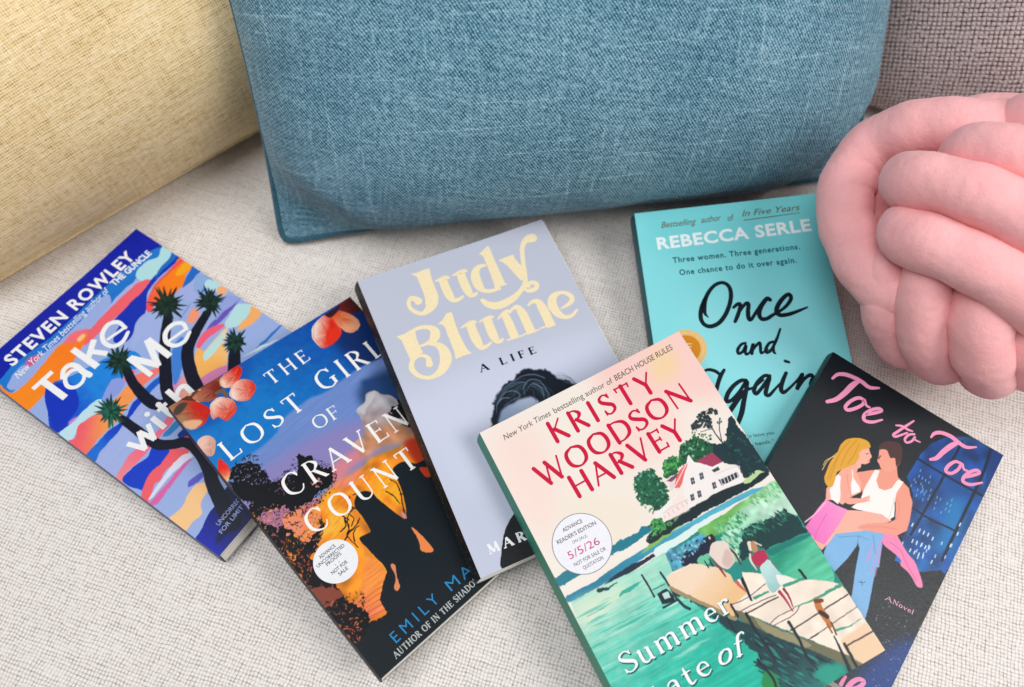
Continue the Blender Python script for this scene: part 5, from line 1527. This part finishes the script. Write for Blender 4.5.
def art_toe():
    a = Art('toe', '#131c22')
    p = a.poly
    # window
    p(T6, [(545, 330), (575, 280), (605, 230), (650, 185), (720, 158), (830, 160), (948, 236), (1000, 240), (760, 720), (600, 740), (490, 690), (520, 610), (545, 560), (565, 470), (570, 400)], '#0b4288', ('#0a5a9c', (620, 300), (740, 640)), rough=.3, noise=(6, .6), smooth=False)
    p(T8, [(470, -20), (760, -20), (672, 160), (600, 100), (500, 35)], '#0b4a8e', smooth=False, noise=(6, .5))
    p(T6, [(720, 420), (790, 450), (740, 640), (640, 640), (690, 560)], '#0d76b8', soft=3)
    p(T6, [(720, 160), (830, 162), (945, 236), (870, 200), (800, 180)], '#3a4f68', soft=1, a=.6)
    D = '#0a1c34'
    for q, w in (([(585, 248), (700, 320), (860, 412)], 10), ([(560, 458), (640, 510), (745, 562)], 9), ([(780, 180), (690, 350), (560, 580)], 10), ([(905, 205), (860, 330), (780, 500), (690, 690)], 12)):
        a.line(T6, q, w, D, rough=.1)
    p(T6, [(905, 205), (1010, 240), (940, 400), (870, 420), (880, 300)], '#0a3472', soft=.6, smooth=False, a=.8)
    g = np.random.default_rng(2)
    for rows in (((590, 290), (6, 4)), ((570, 340), (5, 3)), ((680, 390), (5, 4)), ((600, 370), (4, 3))):
        (x0, y0), (nx, ny) = rows
        for i in range(nx):
            for j in range(ny):
                if g.random() < .55: continue
                x, y = x0 + i * 14 + j * -6, y0 + j * 24 + i * 9
                a.line(T6, [(x, y), (x - 3, y + 9)], 3.2, '#8fc0e8', rough=0, a=.85)
    for x0, y0, n in ((570, 530, 1), (600, 555, 3), (655, 590, 1), (570, 600, 4), (560, 640, 4), (640, 630, 1), (770, 530, 1), (760, 570, 1), (730, 620, 1), (650, 690, 1)):
        for k in range(n):
            a.line(T6, [(x0 + k * 18, y0 + k * 9), (x0 + k * 18 - 5, y0 + k * 9 + 12)], 5, '#dfe9f6', rough=0)
    for x, y in ((480, 10), (545, 5), (570, 15), (600, 25), (545, 45), (575, 60), (630, 70), (660, 10), (705, 20), (550, 75), (675, 75), (590, 45)):
        a.line(T8, [(x, y), (x - 4, y + 12)], 5, '#bcd6f0', rough=0)
    # stars and blue glow low down
    p(T8, [(280, 600), (440, 480), (540, 470), (430, 687), (380, 800), (200, 800)], '#0a3a80', soft=4)
    for k in range(70):
        x, y = 340 + 240 * g.random(), 290 + 400 * g.random()
        a.line(T8, [(x, y), (x + 2, y + 2)], 2.5 + 2.5 * g.random(), ['#5a6f88', '#8f9fb4', '#c8b8c4'][g.integers(3)], rough=0, a=.8)
    # couple
    SK, SK2, SKP = '#ef9a84', '#f3ab96', '#e58a7c'
    # pink leg behind
    p(T8, [(375, -30), (430, -60), (465, 0), (500, 60), (538, 110), (570, 212), (545, 218), (520, 175), (500, 148), (468, 118), (468, 92), (430, 55), (390, 20)], '#f287b4', rough=.1)
    a.line(T8, [(420, 10), (470, 50), (490, 100), (540, 190)], 4, '#e05f98', rough=0)
    # jeans
    J = '#7cb2e0'
    p(T6, [(232, 568), (345, 556), (440, 562), (436, 640), (425, 720), (330, 700), (340, 590), (300, 640), (220, 760), (170, 700), (210, 620)], J, smooth=False, rough=.1)
    p(T8, [(140, -10), (280, -40), (272, 18), (220, 90), (165, 148), (110, 60)], J, smooth=False, rough=.1)
    p(T8, [(275, -30), (392, -30), (372, 60), (345, 180), (318, 320), (303, 372), (235, 290), (248, 200), (268, 90)], J, smooth=False, rough=.1)
    a.line(T8, [(272, 18), (250, 60), (165, 148)], 4, '#0f1820', rough=0)
    p(T8, [(272, 18), (278, 40), (262, 120), (242, 260), (222, 250), (180, 175), (230, 100)], '#131c22', smooth=False, rough=.1)
    for q in ([(340, 20), (310, 100), (335, 60)], [(378, 0), (350, 90), (330, 160)], [(395, -30), (375, 60), (350, 170)]):
        a.line(T8, q, 4, '#ee7fc4', rough=0, a=.8)
    for q in ([(275, 195), (290, 200), (305, 196)], [(285, 190), (292, 212)]):
        a.line(T8, q, 3, '#3c5a78', rough=0)
    for q in ([(250, 590), (330, 585), (380, 600)], [(340, 580), (330, 620)], [(400, 580), (408, 660)]):
        a.line(T6, q, 3, '#5a90c4', rough=0)
    # skirt and thigh
    p(T6, [(130, 580), (170, 560), (240, 500), (285, 474), (380, 476), (470, 500), (478, 520), (350, 562), (240, 575), (205, 620), (178, 645), (140, 605)], '#f6b09c', smooth=False, rough=.15)
    p(T6, [(196, 425), (240, 450), (290, 472), (250, 540), (190, 622), (150, 600), (106, 548), (128, 520), (160, 470)], '#ee72be', ('#f490c8', (140, 550), (260, 470)), smooth=False, rough=.15)
    a.line(T6, [(195, 440), (150, 490), (108, 524)], 6, '#f4b6dc', rough=0)
    a.line(T6, [(200, 490), (160, 560), (150, 600)], 3, '#d85aa6', rough=0)
    # man
    p(T6, [(330, 310), (440, 296), (500, 262), (506, 330), (552, 378), (568, 440), (556, 520), (544, 562), (500, 582), (430, 572), (345, 556), (330, 545), (370, 530), (470, 526), (494, 512), (496, 440), (440, 420), (360, 420), (345, 370)], SK, smooth=False, rough=.15)
    a.line(T6, [(350, 545), (430, 545), (500, 555)], 4, SKP, rough=0)
    a.line(T6, [(500, 420), (512, 470), (498, 515)], 4, SKP, rough=0)
    p(T6, [(424, 240), (432, 205), (470, 190), (516, 205), (520, 260), (500, 290), (470, 310), (436, 296), (426, 275), (418, 262)], '#f2a08a', rough=.1)
    p(T6, [(424, 214), (432, 188), (470, 176), (512, 186), (526, 215), (520, 262), (500, 285), (494, 250), (474, 248), (462, 218), (440, 212)], '#4c2c2c', rough=.15)
    a.line(T6, [(424, 252), (432, 240)], 4, '#3a2020', rough=0)
    p(T6, [(408, 300), (428, 305), (414, 345), (424, 378), (450, 388), (480, 378), (506, 342), (532, 352), (500, 400), (492, 440), (490, 500), (468, 514), (440, 492), (330, 470), (305, 462), (345, 430), (362, 380), (385, 340)], '#f6f0ea', smooth=False, rough=.15)
    a.line(T6, [(490, 420), (480, 470), (465, 510)], 3, '#d8cfc8', rough=0)
    # woman
    p(T6, [(200, 380), (225, 350), (262, 300), (300, 275), (340, 270), (330, 310), (350, 360), (348, 395), (300, 420), (270, 450), (230, 430), (196, 430)], SK2, smooth=False, rough=.15)
    p(T6, [(214, 392), (222, 352), (248, 318), (262, 330), (262, 380), (258, 430), (250, 448), (220, 425)], '#f6f0ee', smooth=False, rough=.15)
    p(T6, [(305, 360), (312, 330), (340, 370), (346, 392), (308, 408)], '#f8f2ee', smooth=False, rough=.1)
    a.line(T6, [(310, 300), (314, 340)], 4, '#f8f2ee', rough=0)
    a.line(T6, [(280, 320), (276, 380), (290, 430), (340, 432), (370, 432)], [34, 34, 30, 20, 10], '#f4a792', rough=.1)
    for dy in (-12, -4, 6):
        a.line(T6, [(340, 430), (384, 426 + dy)], 6, '#f4a792', rough=0)
    a.line(T6, [(288, 320), (296, 380), (312, 424)], 3, SKP, rough=0)
    p(T6, [(336, 222), (352, 204), (380, 206), (386, 224), (394, 244), (386, 254), (384, 268), (366, 276), (350, 274), (346, 290), (325, 290), (328, 250)], '#f6b39e', rough=.1)
    a.line(T6, [(370, 232), (380, 230)], 3, '#5a3a2a', rough=0)
    a.line(T6, [(378, 262), (386, 260)], 3, '#d8586a', rough=0)
    H = '#e2a42c'
    p(T6, [(388, 204), (378, 178), (340, 163), (290, 168), (262, 190), (246, 225), (216, 265), (200, 305), (190, 335), (200, 365), (222, 374), (236, 345), (246, 310), (280, 292), (318, 276), (338, 250), (342, 226), (358, 212)], H, rough=.15)
    for q in ([(300, 175), (262, 220), (240, 270), (215, 340)], [(330, 172), (290, 220), (262, 280)], [(340, 190), (316, 240), (290, 275)], [(255, 235), (222, 290), (205, 340)]):
        a.line(T6, q, 4, '#c8861e', rough=0, a=.8)
    for q in ([(245, 228), (205, 262), (182, 300)], [(238, 240), (200, 258), (186, 280)]):
        a.line(T6, q, 3, '#f0c878', rough=0)
    p(T6, [(288, 466), (310, 462), (314, 468), (292, 472)], '#2a2024', rough=0)
    return a


def book_toe():
    art = art_toe()
    root = make_book('toe', 'paperback_book', art, 'black paperback at lower right with pink script and an embracing couple before a blue window', 'book', plain('black_spine', '#0c0f12'), 0.0, 0.0)
    Pk = ink_mat('pink_ink', '#f59ac0')
    i = Ink('toe')

    def S(Z, pts):
        i.stroke(Z, [(q[0], q[1], q[2] * .9) for q in pts])
    S(T7, [(66, 97, 14), (95, 76, 20), (140, 78, 24), (190, 98, 24), (225, 118, 24), (262, 145, 22), (312, 148, 12)])
    S(T7, [(208, 108, 20), (170, 135, 32), (130, 175, 30), (85, 208, 26), (38, 220, 20)])
    S(T7, [(235, 212, 18), (205, 200, 20), (165, 215, 20), (135, 245, 20), (145, 264, 20), (185, 256, 20), (225, 235, 18), (234, 212, 16), (245, 240, 14), (262, 250, 12)])
    S(T7, [(240, 290, 14), (290, 280, 18), (325, 268, 18), (310, 256, 18), (270, 265, 20), (235, 290, 22), (235, 318, 20), (275, 328, 18), (328, 316, 11)])
    S(T7, [(495, 322, 10), (460, 345, 14), (415, 375, 15), (388, 395, 16), (400, 405, 14), (440, 392, 12), (460, 385, 11)])
    S(T7, [(402, 345, 10), (435, 350, 14), (465, 368, 14), (488, 376, 9)])
    S(T7, [(498, 392, 13), (470, 395, 14), (448, 418, 14), (458, 436, 13), (485, 428, 13), (502, 405, 12), (500, 420, 12), (528, 434, 8)])
    S(T7, [(586, 408, 12), (605, 388, 20), (640, 385, 22), (690, 405, 24), (730, 438, 24), (770, 462, 20), (820, 462, 10)])
    S(T7, [(728, 435, 20), (690, 455, 30), (650, 485, 28), (615, 518, 24), (582, 526, 16)])
    S(T7, [(742, 548, 16), (710, 538, 18), (675, 560, 20), (662, 588, 20), (690, 600, 18), (725, 580, 18), (745, 550, 16), (755, 578, 14), (775, 588, 12)])
    S(T7, [(755, 622, 14), (800, 612, 18), (835, 598, 18), (820, 584, 18), (785, 595, 20), (755, 620, 20), (752, 645, 20), (790, 660, 18), (848, 650, 11)])
    i.obj('title', Pk, root)
    i = Ink('toe')
    S = i.stroke
    S(T8, [(212, 640, 14), (196, 665, 18), (182, 700, 20), (188, 730, 18)])
    S(T8, [(222, 700, 16), (270, 690, 20), (298, 665, 20), (275, 650, 20), (240, 668, 24), (218, 705, 24), (240, 740, 22)])
    i.obj('author_name', Pk, root)
    i = Ink('toe')
    q = zpts(T8, [(398, 278), (414, 286), (430, 296), (524, 347)])
    i.nib('A', q[0], zpts(T8, [(424, 292)])[0], i.caps_mm((890, 600), 4.8), thick=.22, thin=.1, serif=.12)
    i.nib('Novel', q[2], q[3], i.caps_mm((890, 600), 4.8), thick=.22, thin=.1, serif=.1, space=.14)
    i.obj('subtitle', ink_mat('pale_pink_ink', '#e6a8c0'), root)
    return root
# ================================================================== the couch and its cushions
from mathutils import noise as mn


def fold(p, s, seed=0.0):
    return mn.noise(Vector((p[0] * s + seed, p[1] * s - seed, p[2] * s + seed * .5)))


def couch():
    # seat: a broad, gently uneven upholstered surface
    n = 220
    xs = np.linspace(-1.3, 1.3, n)
    ys = np.linspace(-0.5, 1.02, n)
    V = []
    for y in ys:
        for x in xs:
            z = 0.004 * mn.noise(Vector((x * 2.2, y * 2.2, .3))) + 0.0016 * mn.noise(Vector((x * 8, y * 8, 2.1))) + 0.0005 * mn.noise(Vector((x * 26, y * 26, 4.1)))
            # soft crease towards the front edge
            d = (x + 0.085) * 0.52 + (y - 0.055) * 0.85
            if x > -0.1:
                z -= 0.0022 * math.exp(-(d / 0.0022) ** 2) * min(1, (x + .1) / .02) * max(0, 1 - abs(x + .04) / .06)
            if y < -0.3:
                z -= (-.3 - y) ** 2 * 3
            z -= 0.03 * math.exp(-((y - 1.0) / .05) ** 2)
            V.append((x, y, z - 0.001))
    F = [(j * n + i, j * n + i + 1, (j + 1) * n + i + 1, (j + 1) * n + i) for j in range(n - 1) for i in range(n - 1)]
    o = mesh_obj('couch_seat', V, F, M['seat'], smooth=True)
    tag(o, kind='structure')
    # back: rises behind the cushions, leaning away
    V, F = [], []
    m = 60
    for j in range(m):
        f = j / (m - 1)
        for i in range(m):
            x = -1.3 + 2.6 * i / (m - 1)
            zz = -0.04 + 0.62 * f
            y = 0.80 + 0.16 * f - 0.06 * math.sin(math.pi * min(1, f * 1.05)) + .006 * mn.noise(Vector((x * 3, f * 3, 5)))
            V.append((x, y, zz))
    F = [(j * m + i, j * m + i + 1, (j + 1) * m + i + 1, (j + 1) * m + i) for j in range(m - 1) for i in range(m - 1)]
    o = mesh_obj('couch_back', V, F, M['seat'], smooth=True)
    tag(o, kind='structure')


def pillow(name, label, mat, center, yaw, lean, roll, a, b, T, seed, pinch=0.05, pipe=None, p_exp=2.6, belly=0.0, wr=0.004, seam='seam', q=0.55, crn=0.06, ear=0.10, tuck=0.0, flare=0.0, group='cushions leaning along the back of the couch'):
    """a half width, b half height, T half thickness; leans back by lean radians from lying flat"""
    A = Vector((math.cos(yaw), math.sin(yaw), 0))
    up0 = Vector((-math.sin(yaw), math.cos(yaw), 0))
    B = up0 * math.cos(lean) + Vector((0, 0, 1)) * math.sin(lean)
    N = A.cross(B)
    R = Matrix.Rotation(roll, 3, N)
    A, B = R @ A, R @ B
    C = Vector(center)
    mw = Matrix(((A.x, B.x, N.x, C.x), (A.y, B.y, N.y, C.y), (A.z, B.z, N.z, C.z), (0, 0, 0, 1)))
    root = tag(empty(name, mw), label, 'cushion', group)

    def outline(u, v):
        # pulled-in sides, rounded corners
        r = crn
        cu, cv = abs(u), abs(v)
        x = a * u * (1 - pinch * (1 - cv ** 4) - r * (cv ** 8) * 0.5 * cu ** 4)
        y = b * v * (1 - pinch * (1 - cu ** 4) - r * (cu ** 8) * 0.5 * cv ** 4)
        if u < 0:
            x *= 1 + flare * (v + 1) / 2
        if u > 0 and v < 0:                                # the slumped lower corner
            x -= a * tuck * cu ** 3 * cv ** 5
            y += b * tuck * cu ** 5 * cv ** 3
        return x, y
    n = 120
    V, F = [], []
    t = np.linspace(-1, 1, n)
    t = np.sign(t) * (1 - (1 - np.abs(t)) ** 1.35)         # denser near the seam
    for side in (1, -1):
        for v in t:
            for u in t:
                x, y = outline(u, v)
                h = (max(0, 1 - abs(u) ** p_exp)) ** q * (max(0, 1 - abs(v) ** p_exp)) ** q
                edge = 1 - max(abs(u), abs(v))
                cq = min(1, max(0, ((1 - abs(u)) + (1 - abs(v)) - ear * .5) / (ear * .6)))
                h *= 0.12 + 0.88 * cq * cq * (3 - 2 * cq)
                z = T * h * (1 + belly * (-v) * 0.6)
                w = fold((x, y, 0), 7, seed) * 1.0 + .5 * fold((x, y, 0), 16, seed + 3)
                z += wr * w * min(1, h * 1.6)
                # radiating puckers near the seam
                pk = math.sin((x if abs(v) > abs(u) else y) * 95 + 5 * fold((x, y, 0), 12, seed)) * math.exp(-edge * 9) * min(1, edge * 14)
                z += 0.0016 * pk
                V.append((x, y, side * max(0, z)))
    for s_, off in ((1, 0), (-1, n * n)):
        for j in range(n - 1):
            for i in range(n - 1):
                f = (off + j * n + i, off + j * n + i + 1, off + (j + 1) * n + i + 1, off + (j + 1) * n + i)
                F.append(f if s_ == 1 else f[::-1])
    mesh_obj('cushion_cover', V, F, mat, root, smooth=True)
    # seam: piping or a sewn lip round the edge
    loop = []
    k = 160
    for e in range(4):
        for i in range(k):
            f = -1 + 2 * i / k
            loop.append(((f, -1), (1, f), (-f, 1), (-1, -f))[e])
    P = []
    for u, v in loop:
        x, y = outline(u, v)
        P.append((x, y, 0.0012 * fold((x, y, 0), 10, seed)))
    P = np.array(P)
    if crn:
        Q = P.copy()
        for _ in range(14):
            Q = (np.roll(Q, 1, 0) + Q * 2 + np.roll(Q, -1, 0)) / 4
        P = Q
    rad = pipe if pipe else 0.0016
    tube_mesh(seam, P, rad, M['piping'] if pipe else mat, root, closed=True, seg=10)
    return root


def tube_mesh(name, P, rad, mat, parent, closed=False, seg=16, mw=None):
    P = np.asarray(P, float)
    n = len(P)
    rr = np.full(n, rad) if np.isscalar(rad) else np.asarray(rad)
    T = (np.roll(P, -1, 0) - np.roll(P, 1, 0)) if closed else np.gradient(P, axis=0)
    T /= np.linalg.norm(T, axis=1)[:, None]
    nrm = np.cross(T[0], (0, 0, 1.0))
    if np.linalg.norm(nrm) < 1e-3: nrm = np.cross(T[0], (1.0, 0, 0))
    nrm /= np.linalg.norm(nrm)
    V, F = [], []
    for i in range(n):
        nrm = nrm - T[i] * (nrm @ T[i])
        nrm /= np.linalg.norm(nrm)
        bn = np.cross(T[i], nrm)
        for k in range(seg):
            an = 2 * math.pi * k / seg
            V.append(tuple(P[i] + (nrm * math.cos(an) + bn * math.sin(an)) * rr[i]))
    m = n if closed else n - 1
    for i in range(m):
        j = (i + 1) % n
        for k in range(seg):
            F.append((i * seg + k, i * seg + (k + 1) % seg, j * seg + (k + 1) % seg, j * seg + k))
    if not closed:
        F.append(tuple(range(seg))[::-1])
        F.append(tuple((n - 1) * seg + k for k in range(seg)))
    return mesh_obj(name, V, F, mat, parent, smooth=True)


def knot_cushion():
    C = np.array((.295, .289, .103))
    R = 0.085
    root = tag(empty('knot_cushion', Matrix.Translation(Vector((.295, .289, 0.0)))), 'pink velvet knot cushion of thick wound tubes at the right edge', 'cushion')
    off = np.array((0, 0, .103))
    rt = 0.0180
    # each strand: (direction from the ball's middle, distance factor), laid from where it dives in to where it dives out
    S = {
        'ring': ([(.55, .45, .6, .7), (.25, .38, .85, .80), (-.05, .38, .88, .84), (-.30, .39, .82, .88), (-.52, .50, .62, .94), (-.72, .55, .32, 1.0), (-.90, .38, .15, 1.0), (-.985, .06, .07, .96), (-.93, -.30, .08, .95), (-.80, -.56, .10, .92), (-.62, -.66, .05, .72), (-.4, -.6, 0, .5)], .96),
        'top': ([(-.50, .30, .72, .55), (-.45, .12, .86, .90), (-.33, .01, .94, 1.0), (-.14, -.12, .98, 1.02), (.10, -.30, .94, 1.02), (.42, -.42, .80, 1.0), (.7, -.45, .5, 1.0), (.85, -.4, .1, .95), (.7, -.3, -.3, .6)], .84),
        'cap': ([(-.2, .55, .75, .6), (-.02, .28, .95, .98), (.22, .10, .97, 1.04), (.5, -.05, .85, 1.02), (.8, -.1, .55, 1.0), (.9, 0, .1, .8)], .9),
        'mid': ([(-.76, .26, .5, .45), (-.77, .08, .60, .86), (-.745, -.02, .66, 1.0), (-.60, -.17, .78, 1.04), (-.36, -.37, .855, 1.05), (-.01, -.60, .80, 1.04), (.35, -.74, .57, 1.02), (.65, -.72, .2, 1.0), (.7, -.6, -.2, .7)], .935),
        'low': ([(-.82, -.12, .42, .45), (-.82, -.28, .49, .86), (-.77, -.37, .52, 1.0), (-.60, -.525, .605, 1.05), (-.32, -.72, .615, 1.06), (.06, -.90, .42, 1.04), (.40, -.90, .1, 1.0), (.5, -.7, -.3, .7)], .935),
        'finger': ([(-.82, -.30, .30, .55), (-.86, -.44, .22, .88), (-.80, -.58, .06, .98), (-.68, -.70, -.16, .98), (-.45, -.76, -.42, .95), (-.1, -.6, -.7, .8)], .80),
        'finger_b': ([(-.68, -.38, .50, .6), (-.67, -.62, .38, .93), (-.60, -.78, .14, 1.0), (-.44, -.88, -.14, 1.0), (-.18, -.84, -.48, .95), (.1, -.6, -.7, .8)], .84),
        'finger_c': ([(-.40, -.55, .60, .6), (-.36, -.82, .42, .95), (-.26, -.95, .16, 1.04), (-.04, -.985, -.14, 1.04), (.15, -.85, -.48, .98), (.3, -.6, -.7, .8)], .95),
        'finger_d': ([(-.02, -.7, .5, .6), (.02, -.95, .28, .98), (.14, -.98, .02, 1.04), (.30, -.93, -.2, 1.02), (.45, -.75, -.45, .95), (.5, -.5, -.65, .8)], .95),
        'back': ([(.5, .5, .6, .75), (.3, .85, .4, .9), (-.1, .98, .1, .9), (-.5, .75, -.2, .85), (-.5, .3, -.5, .7)], 1.0),
        'base': ([(-.4, .4, -.6, .7), (-.1, .65, -.7, .85), (.4, .6, -.65, .9), (.75, .3, -.6, .9), (.7, -.3, -.65, .85), (.4, -.5, -.7, .8)], 1.0),
    }
    for nm, (pts, k) in S.items():
        q = np.array(pts)
        d = q[:, :3] / np.linalg.norm(q[:, :3], axis=1)[:, None]
        P = d * (q[:, 3:] * R * 1.015)
        P = cat_rom(P, False, 30)
        P += off
        n = len(P)
        s = np.linspace(0, 1, n)
        L = np.r_[0, np.cumsum(np.linalg.norm(np.diff(P, axis=0), axis=1))]
        rr = rt * k * (1 + .025 * np.sin(L * 95 + len(nm)) + .02 * np.sin(L * 230 + 2 * len(nm)))
        # gathers pressed in on the inner side of the bends
        marks = [L[-1] * f for f in {'ring': (.30, .42, .50, .585, .66, .72), 'mid': (.16, .22), 'low': (.16, .22), 'finger': (.3, .6), 'finger_b': (.35, .62), 'finger_c': (.33, .6)}.get(nm, ())]
        inner = np.array((.035, -.01, .165))
        o = tube_mesh('strand', P, rr, M['plush'], root, seg=52)
        for vi, vtx in enumerate(o.data.vertices):
            c = vtx.co
            k_ = vi // 52
            gath = 0.0
            if marks and k_ < n:
                tow = Vector(inner - P[k_]).normalized()
                inn = max(0.0, vtx.normal.dot(tow))
                for q_, Lm in enumerate(marks):
                    gath -= .0020 * math.exp(-((L[k_] + .004 * inn * math.sin(q_ * 2.1) - Lm) / .0026) ** 2) * inn ** 1.5 * (.6 + .4 * math.sin(q_ * 5))
            cr = abs(mn.noise(Vector((c.x * 55 + 9, c.y * 55, c.z * 55))))
            w = -.0002 * max(0, 1 - cr * 7) + .0006 * mn.noise(Vector((c.x * 60, c.y * 60, c.z * 60 + len(nm)))) + 0.00025 * mn.noise(Vector((c.x * 190, c.y * 190, c.z * 190)))
            vtx.co = c + vtx.normal * (w + gath)
    # stuffed core behind the strands
    V, F = [], []
    m = 32
    for j in range(m + 1):
        th = math.pi * j / m
        for i in range(2 * m):
            ph = math.pi * i / m
            V.append((.0685 * math.sin(th) * math.cos(ph), .0685 * math.sin(th) * math.sin(ph), .10 + .0685 * math.cos(th)))
    for j in range(m):
        for i in range(2 * m):
            F.append((j * 2 * m + i, (j + 1) * 2 * m + i, (j + 1) * 2 * m + (i + 1) % (2 * m), j * 2 * m + (i + 1) % (2 * m)))
    mesh_obj('core', V, F, M['plush'], root, smooth=True)


couch()


def seat_corner(corner, yaw, lean, a, b, side):
    """middle of a cushion whose lower corner stands at the given point"""
    A = Vector((math.cos(yaw), math.sin(yaw), 0))
    B = Vector((-math.sin(yaw), math.cos(yaw), 0)) * math.cos(lean) + Vector((0, 0, math.sin(lean)))
    return Vector(corner) + A * a * side + B * b


yw, ln = math.radians(8), math.radians(56)
pillow('cushion', 'large blue woven cushion with piped edge in the middle', M['blue'], seat_corner((-0.186, 0.338, 0.000), yw, ln, .240, .225, 1), yw, ln, 0, .240, .225, .102, 1.7, pinch=.06, ear=.40, tuck=.045, flare=.055, pipe=0.0027, seam='piping', belly=.30, p_exp=2.7, q=.48, crn=.05)
yw, ln = math.radians(40), math.radians(46)
pillow('cushion', 'straw-yellow slubbed cushion at the left behind the blue paperback', M['yellow'], seat_corner((-0.388, 0.298, 0.006), yw, ln, .25, .23, .80), yw, ln, 0, .25, .23, .118, 4.2, pinch=.03, belly=.5, p_exp=2.6, q=.55)
yw, ln = math.radians(-24), math.radians(56)
pillow('cushion', 'greyish mauve coarse-woven cushion behind the pink knot', M['mauve'], seat_corner((0.282, 0.492, 0.008), yw, ln, .24, .22, .92), yw, ln, 0, .24, .22, .08, 8.1, pinch=.03, belly=.3, p_exp=3, q=.5)
knot_cushion()
book_rowley()
book_emily()
book_judy()
book_serle()
book_toe()
book_kristy()
